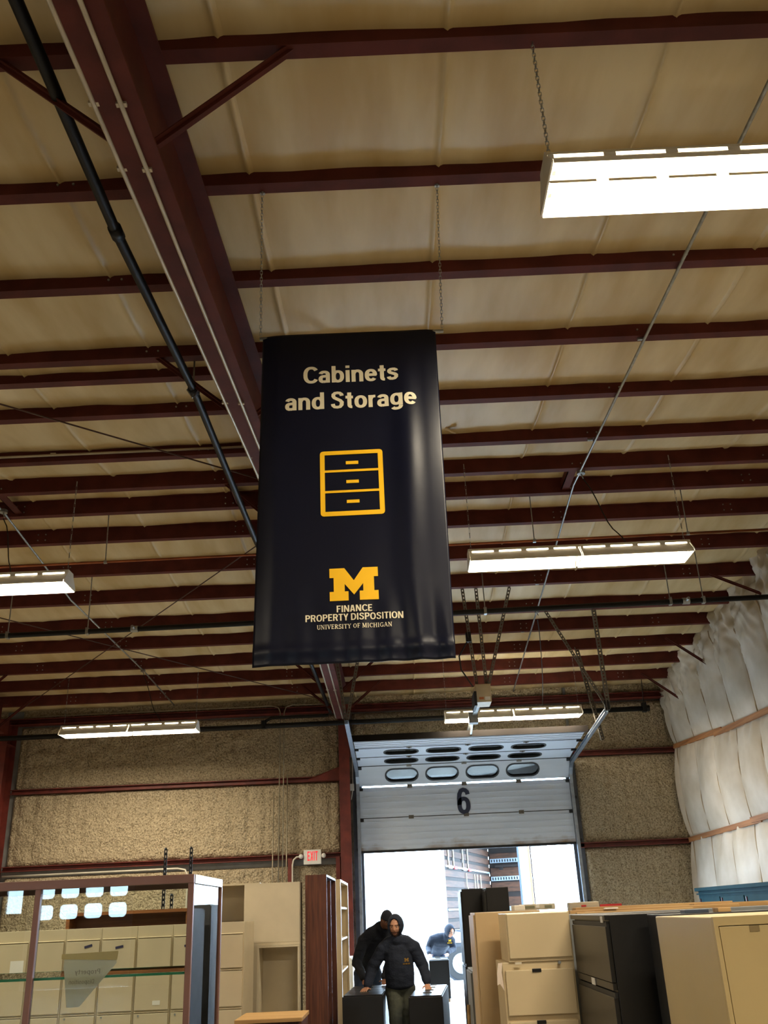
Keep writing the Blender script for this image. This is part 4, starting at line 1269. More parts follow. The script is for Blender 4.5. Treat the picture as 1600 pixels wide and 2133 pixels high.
# ------------------------------------------------------------------ glass display case
t = thing('display_case', 'bronze framed glass display case at lower left with a glass shelf', 'display case', (-1.4, 4.1, 0))
x0, x1, y0, y1, zt = -2.06, -0.80, 3.80, 4.42, 1.825
fr = 0.022
MB().box(x0, x1, y0, y1, 0.0, 0.46).build('base_cabinet', BROWNW, t)
for x, nm in ((x0, 0), (-1.415, 0), (x1 - fr, 0)):
    for y in (y0, y1 - fr):
        if x == -1.415 and y != y0:
            continue
        MB().box(x, x + fr, y, y + fr, 0.46, zt - 0.03).build('post', CASEF, t, bevel=0.002)
MB().box(x0, x1, y0 - 0.004, y0 + fr, zt - 0.032, zt).build('top_rail', CASEF, t, bevel=0.002)
MB().box(x0, x1, y1 - fr, y1, zt - 0.032, zt).build('top_rail', CASEF, t, bevel=0.002)
DAYLIT_RAIL = mat('daylit_end_rail', (220, 222, 222), 0.3, metal=0.9, var=0.03)  # daylight on the case's end rails is put into this pale colour
MB().box(x1 - fr, x1 + 0.002, y0 + fr, y1 - fr, zt - 0.034, zt).build('end_rail', DAYLIT_RAIL, t, bevel=0.002)
MB().box(x0, x0 + fr, y0 + fr, y1 - fr, zt - 0.034, zt).build('end_rail', DAYLIT_RAIL, t, bevel=0.002)
plabel(t.children[-1], 'end rail with daylight painted into its pale colour')
MB().box(-1.41 + fr, x1 - fr, y0 + 0.008, y0 + 0.013, 0.46, zt - 0.032).build('glass_pane', CLEAR, t)
MB().box(x0 + fr, -1.415, y0 + 0.008, y0 + 0.013, 0.46, zt - 0.032).build('glass_pane', CLEAR, t)
MB().box(x1 - 0.013, x1 - 0.008, y0 + fr, y1 - fr, 0.46, zt - 0.032).build('glass_pane', CLEAR, t)
MB().box(x0 + 0.008, x0 + 0.013, y0 + fr, y1 - fr, 0.46, zt - 0.032).build('glass_pane', CLEAR, t)
MB().box(x0 + fr, x1 - fr, y0 + fr, y1 - fr, zt - 0.012, zt - 0.006).build('glass_top', CLEAR, t)
for z in (1.476, 1.05):
    s = MB().box(x0 + 0.03, x1 - 0.03, y0 + 0.04, y1 - 0.04, z, z + 0.008).build('glass_shelf', CLEAR, t)
    for yy in (y0 + 0.036, y1 - 0.044):
        MB().box(x0 + 0.03, x1 - 0.03, yy, yy + 0.004, z - 0.0005, z + 0.0085).build('green_edge', GREENEDGE, s)
    MB().box(x1 - 0.03, x1 - 0.026, y0 + 0.04, y1 - 0.04, z - 0.0005, z + 0.0085).build('green_edge', GREENEDGE, s)
# torn paper sign taped inside the pane, its print showing through mirrored
pp = thing('paper_sign', 'torn white paper sign hanging inside the glass display case', 'sign', (-1.2, 3.83, 1.5))
v, f = curve_mesh([[(-1.285, 1.52), (-1.285, 1.545), (-1.09, 1.537), (-1.085, 1.525), (-1.215, 1.382), (-1.262, 1.382)]], 0.0)
MB().add(v, f).xf(Matrix.Translation((0, 3.823, 0))).build('sheet', paper_mat('sign_paper', (246, 236, 216)), pp)
v, f = text_mesh('Property', -1.245, -1.15, 1.487, 1.508, 0.16)
ghost = mat('show_through_print', (186, 172, 150), 0.8)
MB().add([(-2.39 - x, y, z) for x, y, z in v], f).xf(Matrix.Translation((-0.0, 3.8205, 0))).build('lettering', ghost, pp)
v, f = text_mesh('Disposition', -1.255, -1.16, 1.455, 1.474, 0.16)
MB().add([(-2.42 - x, y, z) for x, y, z in v], f).xf(Matrix.Translation((0.0, 3.8205, 0))).build('lettering', ghost, pp)
v, f = curve_mesh([[(-1.295, 1.545), (-1.295, 1.562), (-1.08, 1.566), (-1.083, 1.535)]], 0.0)
MB().add(v, f).xf(Matrix.Translation((0, 3.8185, 0))).build('tape_strip', paper_mat('tape_paper', (236, 206, 150)), pp)

# ------------------------------------------------------------------ right hand row
# beige file cabinet with a flip door on top
t = file_cabinet('beige file cabinet with a flip door on top, left of the black cabinet', (0.598, 6.2, 0), 0.437, 0.44, 1.352, [(1.068, 1.335), (0.80, 1.060), (0.53, 0.79), (0.1, 0.52)], BEIGE, pulls='tab', locks=[(0.345, 1.343)])
lb(MB().box(0.04, 0.437, 0.0, 0.44, 1.352, 1.626), 'upper_box', BEIGE, t, bevel=0.004)
lb(MB().box(0.048, 0.430, -0.012, 0.0, 1.372, 1.622), 'flip_door', BEIGE, t, bevel=0.004)
lb(MB().box(0.075, 0.115, -0.0145, -0.0125, 1.341, 1.353), 'label_card', mat('clear_tape', (214, 204, 182), 0.4), t)
o = MB().add([(0.57, 6.19, 1.352), (0.5975, 6.215, 1.352), (0.5975, 6.215, 1.20), (0.553, 6.16, 1.235), (0.588, 6.2, 1.30), (0.572, 6.19, 1.24), (0.56, 6.19, 1.30)], [(0, 1, 4, 6), (6, 4, 2, 5), (6, 5, 3)]).build('paper_tag', mat('pink_paper', (236, 220, 206), 0.7))
so = o.modifiers.new('thick', 'SOLIDIFY'); so.thickness = 0.001
tag(o, 'crumpled white paper flap stuck to the left side of the beige file cabinet', 'paper')
# tan cabinet behind, seen end on
t = thing('file_cabinet', 'tan cabinet end panel left of and behind the beige file cabinet', 'file cabinet', (0.6, 7, 0), None)
MB().box(0.496, 0.94, 6.8, 7.28, 0.02, 1.637).build('carcass', TAN, t, bevel=0.004)
MB().box(0.50, 0.93, 6.82, 7.26, 0, 0.02).build('plinth', BLACKM, t)
MB().box(0.484, 0.496, 6.82, 7.26, 0.06, 0.80).build('door', TAN, t)
MB().box(0.484, 0.496, 6.82, 7.26, 0.82, 1.62).build('door', TAN, t)
# lower grey cabinet further back
t = thing('storage_cabinet', 'low grey cabinet peeking out below the tan cabinet end panel', 'cabinet', (0.6, 7.6, 0))
MB().box(0.487, 0.90, 7.33, 7.85, 0.02, 1.255).build('carcass', GREYM, t, bevel=0.004)
MB().box(0.50, 0.89, 7.35, 7.83, 0, 0.02).build('plinth', BLACKM, t)
MB().box(0.475, 0.487, 7.35, 7.83, 0.05, 1.24).build('door', GREYM, t)
o = MB().tube([(0.42, 7.55, 0.012), (0.460, 7.6, 1.02)], 0.012, 8).build('wooden_dowel', PINE)
tag(o, 'thin wooden dowel leaning on the low grey cabinet', 'dowel')
# two tall black cabinets
for x0, x1, y0, y1, z1, s in ((0.527, 0.90, 8.62, 9.06, 1.826, 'left and farther of the two'), (0.705, 0.889, 8.2, 8.58, 1.820, 'right and nearer of the two')):
    t = thing('storage_cabinet', 'tall black cabinet rising in front of the door opening, ' + s, 'cabinet', ((x0 + x1) / 2, (y0 + y1) / 2, 0), 'tall black cabinets')
    MB().box(x0, x1, y0, y1, 0.02, z1).build('carcass', BLACK, t, bevel=0.004)
    MB().box(x0 + 0.01, x1 - 0.01, y0 + 0.01, y1 - 0.01, 0, 0.02).build('plinth', BLACKM, t)
    for z0, z2 in ((0.05, 0.62), (0.64, 1.22), (1.24, z1 - 0.02)):
        MB().box(x0 - 0.010, x0, y0 + 0.012, y1 - 0.012, z0, z2).build('drawer', BLACK, t, bevel=0.002)
for x0, x1, y0, y1, z1, s in ((0.80, 0.97, 9.4, 10.3, 1.80, 'nearest of four'), (0.88, 1.09, 10.4, 11.4, 1.81, 'second of four'), (0.95, 1.20, 11.5, 12.9, 1.82, 'third of four'), (0.91, 1.35, 13.1, 15.2, 1.87, 'farthest of four')):  # added, hidden from view: they block the doorway's reflection in the case's end pane
    t = thing('storage_cabinet', 'added hidden cabinet down the aisle, blocking a reflection, ' + s, 'cabinet', ((x0 + x1) / 2, (y0 + y1) / 2, 0), 'added reflection blockers down the aisle')
    MB().box(x0, x1, y0, y1, 0.02, z1).build('carcass', GREYM, t, bevel=0.004)
    MB().box(x0 + 0.01, x1 - 0.01, y0 + 0.01, y1 - 0.01, 0, 0.02).build('plinth', BLACKM, t)
    for a_, b_ in ((y0 + 0.01, (y0 + y1) / 2 - 0.004), ((y0 + y1) / 2 + 0.004, y1 - 0.01)):
        MB().box(x0 - 0.012, x0, a_, b_, 0.04, z1 - 0.02).build('door', GREYM, t, bevel=0.002)
# black lateral file facing the aisle
t = file_cabinet('glossy black lateral file cabinet facing the aisle, between the beige cabinets', (1.052, 6.18, 0), 1.03, 0.47, 1.602, [(1.29, 1.575), (0.955, 1.25), (0.63, 0.945), (0.05, 0.62)], BLACK, rot=-90, pulls='dark')
lb(MB().box(0.0, 1.03, -0.014, 0.012, 1.578, 1.602), 'top_rail', BLACK, t, bevel=0.002)
lb(MB().box(0.013, 1.017, -0.010, 0.010, 1.255, 1.287), 'label_rail', BLACK, t)
for x, z, w, h, nm in ((0.48, 1.252, 0.09, 0.034, 0), (0.93, 1.566, 0.05, 0.030, 0)):
    lb(MB().box(x, x + w, -0.0165, -0.0115, z, z + h), 'label_card', PAPER, t)
# second black lateral behind the big beige cabinet
t = file_cabinet('black lateral file cabinet just showing above the big yellow-beige one', (1.225, 4.55, 0), 1.07, 0.47, 1.598, [(1.27, 1.575), (0.955, 1.26), (0.63, 0.945), (0.05, 0.62)], BLACK, pulls='dark')
# grey cabinet row carrying planks
t = thing('storage_cabinet', 'grey metal cabinet carrying loose planks, behind the black lateral file', 'cabinet', (1.8, 6.8, 0))
MB().box(1.06, 3.1, 6.45, 7.25, 0.02, 1.603).build('carcass', GREYM, t, bevel=0.004)
for k in range(4):
    MB().box(1.07 + k * 0.507, 1.07 + k * 0.507 + 0.50, 6.438, 6.45, 0.06, 1.57).build('door', GREYM, t)
MB().box(1.08, 3.08, 6.47, 7.23, 0, 0.02).build('plinth', BLACKM, t)
# storage cabinet nearest the camera
t = thing('storage_cabinet', 'big yellow-beige storage cabinet with door at the lower right corner', 'cabinet', (1.2, 2.7, 0))
MB().box(0.757, 1.67, 2.462, 3.0, 0.02, 1.612).build('carcass', OLIVE, t, bevel=0.003)
MB().box(0.757, 1.67, 2.45, 2.462, 1.592, 1.612).build('top_rail', OLIVE, t)
MB().box(0.757, 0.7675, 2.45, 2.462, 0.02, 1.592).build('stile', OLIVE, t)
MB().box(1.6595, 1.67, 2.45, 2.462, 0.02, 1.592).build('stile', OLIVE, t)
d = MB().box(0.7695, 1.2130, 2.4515, 2.462, 0.06, 1.590).build('door', OLIVE, t, bevel=0.0012)
d2_ = MB().box(1.2150, 1.6575, 2.4515, 2.462, 0.06, 1.590).build('door', OLIVE, t, bevel=0.0012)
MB().box(1.17, 1.195, 2.42, 2.4515, 0.85, 0.98).build('handle', GALV, d)
MB().box(0.842, 0.866, 2.450, 2.4515, 1.576, 1.590).build('corner_plate', mat('dull_plate', (150, 130, 90), 0.5), d)
MB().box(0.77, 1.65, 2.48, 2.98, 0, 0.02).build('plinth', BLACKM, t)

# planks and small boxes on top
def plank(label, x0, x1, y0, y1, z0, z1, m=PINE, name='plank', rot=0.0, cat='plank', group='loose planks'):
    c = Vector(((x0 + x1) / 2, (y0 + y1) / 2, (z0 + z1) / 2))
    mb = MB().box(x0 - c.x, x1 - c.x, y0 - c.y, y1 - c.y, z0 - c.z, z1 - c.z)
    o = mb.build(name, m, bevel=0.002)
    o.location = c
    o.rotation_euler = (0, 0, math.radians(rot))
    return tag(o, label, cat, group)
plank('long pine plank on the grey cabinet, upper one reaching to the right', 1.22, 2.32, 7.0, 7.14, 1.603, 1.640, rot=-1.0)
plank('long pine plank on the grey cabinet, lower front one', 1.12, 2.25, 6.66, 6.78, 1.603, 1.624, rot=0.8)
plank('pine plank end at the right, nearest the blue cabinet', 2.0, 2.75, 6.84, 6.95, 1.603, 1.632, rot=0.5)
plank('thin pine strip lying in front of the planks', 1.14, 1.9, 6.52, 6.57, 1.603, 1.612)
plank('short pine block lying on the black lateral file cabinet at far right', 1.452, 1.512, 4.6, 4.68, 1.598, 1.617, name='wood_block', cat='wood block', group='loose blocks')
plank('blue-grey metal strip lying on the second black lateral file cabinet', 1.30, 1.41, 4.6, 4.68, 1.598, 1.614, m=mat('blue_grey_metal', (74, 84, 100), 0.4, metal=0.3), name='metal_strip', cat='metal strip', group=None)
for k, (x, y, w) in enumerate(((1.345, 6.60, 0.085), (1.215, 6.6, 0.06), (1.59, 6.88, 0.07))):
    o = MB().box(x, x + w, y, y + 0.05, 1.6035 + (0.021 if k in (0, ) else 0), 1.606 + (0.021 if k == 0 else 0) + 0.006).build('paper_slip', PAPER)
    tag(o, 'white paper slip on the planks, ' + ['in front of the red box', 'leftmost of the three', 'farthest right of the three'][k], 'paper')
t = thing('desktop_organizer', 'white and beige plastic desktop box with clear slots, on the grey cabinet', 'organizer box', (0.93, 7.0, 1.637))
MB().box(0.785, 0.86, 6.95, 7.15, 1.637, 1.672).build('end_cap', WHITE, t, bevel=0.005)
MB().box(0.84, 1.075, 6.97, 7.15, 1.637, 1.676).build('shell', mat('organizer_beige', (196, 188, 168), 0.5), t, bevel=0.005)
for a_, b_ in ((0.86, 0.93), (1.0, 1.05)):
    MB().box(a_, b_, 6.966, 6.971, 1.648, 1.665).build('slot', mat('slot_olive', (118, 120, 96), 0.5), t)
MB().box(0.94, 0.962, 6.966, 6.971, 1.650, 1.670).build('clear_tab', WHITE, t)
t = thing('plastic_tub', 'flat grey-beige plastic tub with a small red label, left end of the planks', 'tub', (1.3, 7.05, 1.603))
MB().box(1.20, 1.42, 7.16, 7.24, 1.603, 1.676).build('tub_body', mat('tub_grey', (172, 164, 146), 0.5), t, bevel=0.006)
MB().box(1.29, 1.325, 7.156, 7.161, 1.644, 1.656).build('red_label', mat('label_red', (176, 34, 40), 0.5), t)
t = thing('red_box', 'flat red and white box lying beside the grey-beige tub', 'box', (1.5, 7.1, 1.603))
MB().box(1.425, 1.58, 7.17, 7.24, 1.603, 1.655).build('box_body', mat('box_tan', (176, 148, 118), 0.6), t)
MB().box(1.425, 1.581, 7.166, 7.17, 1.640, 1.655).build('lid', mat('label_red', (176, 34, 40), 0.5), t)

# blue cabinet along the white curtain
t = thing('storage_cabinet', 'long blue metal cabinet against the white insulation wall', 'cabinet', (5.4, 15.5, 0))
MB().box(5.22, 5.56, 12.8, 17.45, 0.05, 1.80).build('carcass', BLUEP, t)
MB().box(5.17, 5.57, 12.75, 17.5, 1.80, 1.855).build('top_cap', BLUEP, t, bevel=0.006)
MB().box(5.19, 5.57, 12.77, 17.48, 1.745, 1.765).build('lip', BLUEP, t)
for k in range(4):
    y = 12.85 + k * 1.15
    d = MB().box(5.205, 5.22, y, y + 1.1, 0.1, 1.70).build('door', BLUEP, t, bevel=0.003)
    MB().box(5.19, 5.205, y + 1.0, y + 1.03, 1.58, 1.68).build('handle', mat('dark_red_handle', (84, 36, 40), 0.5), d)
MB().box(5.24, 5.54, 12.85, 17.4, 0, 0.05).build('plinth', BLACKM, t)

# ------------------------------------------------------------------ cabinets lying on dollies
def cart(label, loc, rot, W=0.45, L=1.42, H=0.83):
    t = thing('file_cabinet', label, 'file cabinet', loc, 'black file cabinets lying on dollies')
    rotz(t, rot)
    lb(MB().box(-W / 2, W / 2, 0, L, 0.165, H - 0.012), 'carcass', BLACK, t, bevel=0.006)
    n = 4
    for k in range(n):
        a, b = 0.03 + (L - 0.04) * k / n, 0.03 + (L - 0.04) * (k + 1) / n - 0.014
        d = lb(MB().box(-W / 2 + 0.012, W / 2 - 0.012, a, b, H - 0.012, H), 'drawer', BLACK, t, bevel=0.002)
        lb(MB().box(-0.05, 0.05, b - 0.05, b - 0.035, H, H + 0.008), 'handle', ANGLE, d)
    return t
def dolly(label, loc, rot, W=0.42, L=0.9):
    t = thing('dolly', label, 'dolly', loc, 'wheeled dollies')
    rotz(t, rot)
    for x in (-W / 2 + 0.04, W / 2 - 0.04):
        lb(MB().box(x - 0.04, x + 0.04, 0.1, 0.1 + L, 0.12, 0.163), 'side_board', PINE, t)
    for y in (0.12, L):
        lb(MB().box(-W / 2, W / 2, y, y + 0.09, 0.10, 0.12), 'cross_board', PINE, t)
        for x in (-W / 2 + 0.05, W / 2 - 0.05):
            c = lb(MB().tube([(x - 0.016, y + 0.04, 0.045), (x + 0.016, y + 0.04, 0.045)], 0.045, 12), 'caster', RUBBER, t)
            lb(MB().box(x - 0.022, x - 0.017, y + 0.02, y + 0.06, 0.04, 0.10).box(x + 0.017, x + 0.022, y + 0.02, y + 0.06, 0.04, 0.10), 'fork', GALV, c)
    return t
for loc, rot, s, W, L in (((-0.485, 11.6, 0), -2.0, 'left of the man in front', 0.46, 1.5), ((0.215, 11.15, 0), -4.8, 'right of the man in front', 0.37, 1.6), ((0.664, 19.3, 0), 0.0, 'pushed by the crouching man outside', 0.38, 1.3)):
    cart('black file cabinet lying on a dolly, ' + s, loc, rot, W, L)
    dolly('wooden dolly with black casters under the black cabinet ' + s, loc, rot, W - 0.03)

# ------------------------------------------------------------------ truck and pickup outside
TW = mat('truck_wood', (84, 52, 32), 0.7, rgb2=(58, 36, 22), scale=3, stretch=(1, 0.3, 5))
TW2 = mat('truck_wood_dark', (36, 27, 22), 0.75, rgb2=(26, 20, 17), scale=3)
TSTEEL = mat('truck_steel', (120, 126, 132), 0.5, metal=0.3, var=0.15)
TBLUE = mat('truck_blue_grey', (38, 50, 72), 0.5, var=0.1)
t = thing('box_truck', 'truck body with slatted wooden inner walls, open towards the door opening', 'truck', (1.47, 32, 0))
rotz(t, -15)
def tk(mb, name, m, parent=t): return lb(mb, name, m, parent)
tk(MB().box(0, 2.43, 0, 8.6, 0.98, 1.10), 'bed', mat('truck_sill', (44, 48, 54), 0.6))
tk(MB().box(-0.06, -0.03, 0, 8.6, 1.10, 3.95), 'left_wall', TW2)
for k in range(9):
    z = 1.14 + k * 0.315
    tk(MB().box(-0.03, 0.0, 0.02, 8.5, z, z + 0.2), 'slat', TW)
for z in (1.68, 3.0):
    b = MB().box(0.0, 0.02, 0.1, 8.4, z, z + 0.06)
    tk(b, 'load_rail', mat('rail_pale', (170, 184, 196), 0.4, metal=0.4))
tk(MB().box(0, 1.75, 8.5, 8.6, 1.1, 3.95), 'front_bulkhead', TW2)
for k in range(5):
    z = 1.2 + k * 0.55
    tk(MB().box(0.05, 1.72, 8.46, 8.5, z, z + 0.36), 'slat', TW)
for z in (1.60, 2.72, 3.4):
    s_ = tk(MB().box(0.05, 1.72, 8.44, 8.47, z, z + 0.16), 'track_strip', mat('rail_pale', (170, 184, 196), 0.4, metal=0.4))
    sl = MB()
    for q in range(15):
        sl.box(0.10 + q * 0.11, 0.15 + q * 0.11, 8.434, 8.441, z + 0.03, z + 0.13)
    tk(sl, 'track_slots', mat('slot_dark', (30, 34, 40), 0.6), s_)
tk(MB().box(-0.06, 2.43, 0, 8.6, 3.95, 4.02), 'roof', TW2)
tk(MB().box(0.45, 0.60, 8.2, 8.28, 3.12, 3.22).box(0.3, 1.3, 8.1, 8.4, 3.22, 3.30), 'upper_board', TW2)
tk(MB().box(-0.10, 0.0, -0.06, 0.0, 0.9, 4.0), 'corner_post', TSTEEL)
tk(MB().box(2.40, 2.46, 0, 2.2, 1.0, 3.95), 'side_door', TBLUE)
tk(MB().box(2.46, 2.52, 2.2, 2.26, 0.9, 3.95), 'side_post', mat('post_orange', (190, 120, 70), 0.5))
tk(MB().box(0.1, 2.3, 0.2, 7.8, 0.78, 0.98), 'chassis', mat('truck_sill', (44, 48, 54), 0.6))
STRAP = mat('strap_tan', (196, 186, 160), 0.7)
STRAPR = mat('strap_red', (190, 40, 40), 0.6)
for k, y in enumerate((0.5, 1.3, 2.9, 3.8)):
    s_ = tk(MB().box(0.02, 0.035, y, y + 0.11, 3.02, 3.95), 'cargo_strap', STRAP)
    tk(MB().box(0.02, 0.05, y + 0.05, y + 0.5, 2.97, 3.07), 'strap_end', STRAPR if k % 2 else PAPER, s_)
    tk(MB().box(0.02, 0.05, y + 0.15, y + 0.30, 2.985, 3.055), 'strap_buckle', PAPER if k % 2 else STRAPR, s_)
for k, (y, z0, z1) in enumerate(((3.3, 2.35, 2.9), (4.9, 1.9, 2.9), (5.4, 2.0, 2.9), (6.1, 1.8, 2.9))):
    tk(MB().tube([(0.04, y, z1), (0.05, y, z0 + 0.1), (0.05, y + 0.08, z0), (0.06, y + 0.14, z0 + 0.05)], 0.022, 6), 'hook_strap', STRAP)
for y in (0.9, 6.6):
    for x in (0.2, 2.0):
        w = tk(MB().tube([(x, y, 0.48), (x + 0.28, y, 0.48)], 0.48, 20), 'wheel', RUBBER)
        tk(MB().tube([(x - 0.01, y, 0.48), (x + 0.29, y, 0.48)], 0.27, 16), 'rim', TSTEEL, w)

PKW = mat('pickup_white', (232, 234, 236), 0.35, var=0.03)
t = thing('pickup_truck', 'white pickup truck parked outside, washed out by daylight behind the people', 'pickup truck', (0, 27.4, 0))
prof = [(-3.4, 0.42), (2.25, 0.42), (2.3, 0.75), (2.2, 1.02), (1.25, 1.16), (0.62, 1.74), (-0.85, 1.76), (-1.05, 1.2), (-3.4, 1.16)]
v = [(x, 27.0, z) for x, z in prof] + [(x, 28.8, z) for x, z in prof]
n = len(prof)
fc = [(k, (k + 1) % n, (k + 1) % n + n, k + n) for k in range(n)] + [tuple(range(n - 1, -1, -1)), tuple(range(n, 2 * n))]
MB().add(v, fc).build('body', PKW, t, bevel=0.04)
PG = mat('pickup_window', (150, 172, 176), 0.1, var=0.1)
for pl in ([(-0.75, 1.24), (-0.12, 1.24), (-0.12, 1.62), (-0.68, 1.62)], [(-0.02, 1.24), (0.98, 1.24), (0.60, 1.62), (-0.02, 1.62)]):
    v, f = curve_mesh([pl], 0.02)
    MB().add(v, f).xf(Matrix.Translation((0, 26.995, 0))).build('window_pane', PG, t)
for x in (1.53, -2.4):
    MB().tube([(x, 26.985, 0.44), (x, 27.1, 0.44)], 0.50, 22).build('wheel_arch', mat('arch_dark', (40, 44, 50), 0.8), t)
    w = MB().tube([(x, 26.97, 0.39), (x, 27.22, 0.39)], 0.40, 24).build('wheel', RUBBER, t)
    MB().tube([(x, 26.955, 0.39), (x, 27.0, 0.39)], 0.25, 20).build('rim', mat('rim_white', (112, 114, 118), 0.5), w)
    hb = MB().tube([(x, 26.94, 0.39), (x, 27.0, 0.39)], 0.08, 12)
    for k in range(8):
        a = 2 * PI * k / 8
        hb.tube([(x + 0.14 * math.cos(a), 26.945, 0.39 + 0.14 * math.sin(a)), (x + 0.14 * math.cos(a), 27.0, 0.39 + 0.14 * math.sin(a))], 0.02, 6)
    hb.build('hub', TSTEEL, w)
v, f = curve_mesh([rrect(1.26, 1.66, 0.80, 1.02, 0.03)], 0.03)
MB().add(v, f).xf(Matrix.Translation((0.05, 26.98, 0.09))).build('lamp_housing', PKW, t)
MB().tube([(1.49, 26.95, 1.0), (1.49, 27.0, 1.0)], 0.09, 16).build('side_lamp', mat('lamp_pale', (214, 206, 160), 0.3), t)
MB().box(-0.9, 1.15, 26.9, 27.05, 0.34, 0.40).box(1.95, 2.35, 26.98, 28.82, 0.42, 0.62).build('running_board', TSTEEL, t)
MB().box(0.90, 1.02, 26.9, 26.99, 1.22, 1.34).build('wing_mirror', PKW, t)

# ------------------------------------------------------------------ people
SKIN = mat('skin', (196, 142, 112), 0.55, var=0.08, scale=20)
SKIN2 = mat('skin_brown', (140, 92, 66), 0.55, var=0.08, scale=20)
HOOD = mat('navy_fleece', (36, 43, 60), 0.9, var=0.25, scale=8, bump=0.3, bscale=60)
HOOD2 = mat('black_fleece', (24, 28, 38), 0.9, var=0.25, scale=8, bump=0.3, bscale=60)
HOOD3 = mat('slate_fleece', (26, 33, 46), 0.9, var=0.2, scale=8, bump=0.3, bscale=60)
JEANS = mat('olive_jeans', (84, 86, 72), 0.85, rgb2=(50, 54, 50), scale=5, bump=0.2)
JEANS2 = mat('blue_jeans', (48, 66, 92), 0.85, rgb2=(34, 48, 70), scale=5, bump=0.2)
BEARD = mat('dark_hair', (92, 64, 50), 0.85, rgb2=(58, 40, 32), scale=60)
EYEW = mat('eye_white', (220, 214, 206), 0.3, var=0.02)
IRIS = mat('iris_dark', (36, 28, 24), 0.3)

def blob(mb, a, b, n=8):
    (p, r), (q, s) = a, b
    for k in range(n + 1):
        t = k / n
        c = [p[i] + (q[i] - p[i]) * t for i in range(3)]
        e = [r[i] + (s[i] - r[i]) * t for i in range(3)]
        mb.ball(c, e, 16, 10)
def limb(mb, pts, rs, n=14):
    mb.tube(pts, rs, n)
    for p, r in zip(pts, rs):
        mb.ball(p, r, 12, 8)
WORK = bpy.data.scenes.new('workbench')
def fused(name, mb, m, parent, voxel, smooth=4, wr=0.0, wscale=14):
    me = bpy.data.meshes.new('tmp')
    me.from_pydata(mb.v, [], mb.f)
    bm = bmesh.new(); bm.from_mesh(me)
    bmesh.ops.recalc_face_normals(bm, faces=bm.faces)
    bm.to_mesh(me); bm.free()
    ob = bpy.data.objects.new('tmp', me)
    WORK.collection.objects.link(ob)
    r = ob.modifiers.new('r', 'REMESH'); r.mode = 'VOXEL'; r.voxel_size = voxel
    s = ob.modifiers.new('s', 'SMOOTH'); s.iterations = smooth; s.factor = 0.5
    with bpy.context.temp_override(scene=WORK, view_layer=WORK.view_layers[0]):
        dg = bpy.context.evaluated_depsgraph_get()
    out = bpy.data.meshes.new_from_object(ob.evaluated_get(dg))
    bpy.data.objects.remove(ob)
    bpy.data.meshes.remove(me)
    out.name = name
    if wr:
        src = [(v.co.copy(), v.normal.copy()) for v in out.vertices]
        co = []
        for c, n in src:
            co.extend(c + n * wr * (noise.noise(c * wscale) + 0.6 * noise.noise(Vector((c.x * 7, c.y * 7, c.z * 26)))))
        out.vertices.foreach_set('co', co)
    out.materials.clear(); out.materials.append(m)
    out.polygons.foreach_set('use_smooth', [True] * len(out.polygons))
    o = bpy.data.objects.new(name, out)
    COL.objects.link(o)
    if parent:
        o.parent = parent
        o.matrix_parent_inverse = parent.matrix_basis.inverted()
    return o

def g2(x, z, cx, cz, sx, sz):
    return math.exp(-((x - cx) / sx) ** 2 - ((z - cz) / sz) ** 2)
def head_grid(scale=1.0, nu=64, nv=48, extra=0.0):
    """rows of points from chin to crown; face looks at -y; centre at eye height"""
    rows = []
    for j in range(nv + 1):
        t = -PI / 2 + PI * j / nv
        row = []
        for i in range(nu):
            a = 2 * PI * i / nu
            cx, cy, cz = math.cos(t) * math.sin(a), -math.cos(t) * math.cos(a), math.sin(t)
            x, y, z = 0.074 * cx, 0.094 * cy, 0.118 * cz
            if z < 0.0:
                k = min(1, -z / 0.118)
                x *= 1 - 0.30 * k ** 1.4
                if cy > 0: y *= 1 - 0.35 * k
                else: y *= 1 - 0.06 * k
            if cy < 0:
                f = min(1, -cy * 1.6)
                d = 0.0
                d += 0.024 * g2(x, z, 0, -0.030, 0.013, 0.020) + 0.012 * g2(x, z, 0, 0.0, 0.009, 0.024)
                d += 0.006 * g2(x, z, -0.012, -0.036, 0.008, 0.009) + 0.006 * g2(x, z, 0.012, -0.036, 0.008, 0.009)
                d += 0.007 * g2(x, z, -0.03, 0.026, 0.024, 0.008) + 0.007 * g2(x, z, 0.03, 0.026, 0.024, 0.008)
                d -= 0.011 * g2(x, z, -0.031, 0.005, 0.017, 0.012) + 0.011 * g2(x, z, 0.031, 0.005, 0.017, 0.012)
                d += 0.006 * g2(x, z, 0, -0.060, 0.020, 0.006) + 0.007 * g2(x, z, 0, -0.074, 0.018, 0.006)
                d -= 0.006 * g2(x, z, 0, -0.067, 0.024, 0.0035)
                d += 0.012 * g2(x, z, 0, -0.100, 0.020, 0.014)
                d += 0.005 * g2(x, z, -0.045, -0.03, 0.018, 0.02) + 0.005 * g2(x, z, 0.045, -0.03, 0.018, 0.02)
                y -= d * f
            n = Vector((x / 0.0055, y / 0.0088, z / 0.0139)).normalized()
            row.append(Vector((x, y, z)) * scale + n * extra)
        rows.append(row)
    return rows
def grid_mb(rows, M, keep=None):
    nv, nu = len(rows), len(rows[0])
    mb = MB()
    vs = [M @ p for r in rows for p in r]
    fs = []
    for j in range(nv - 1):
        for i in range(nu):
            a, b = j * nu + i, j * nu + (i + 1) % nu
            if keep:
                c = (rows[j][i] + rows[j + 1][(i + 1) % nu]) / 2
                if not keep(c):
                    continue
            fs.append((a, b, b + nu, a + nu))
    if keep:
        used = sorted({i for f in fs for i in f})
        mp = {o: k for k, o in enumerate(used)}
        return mb.add([vs[i] for i in used], [tuple(mp[i] for i in f) for f in fs])
    return mb.add(vs, fs)

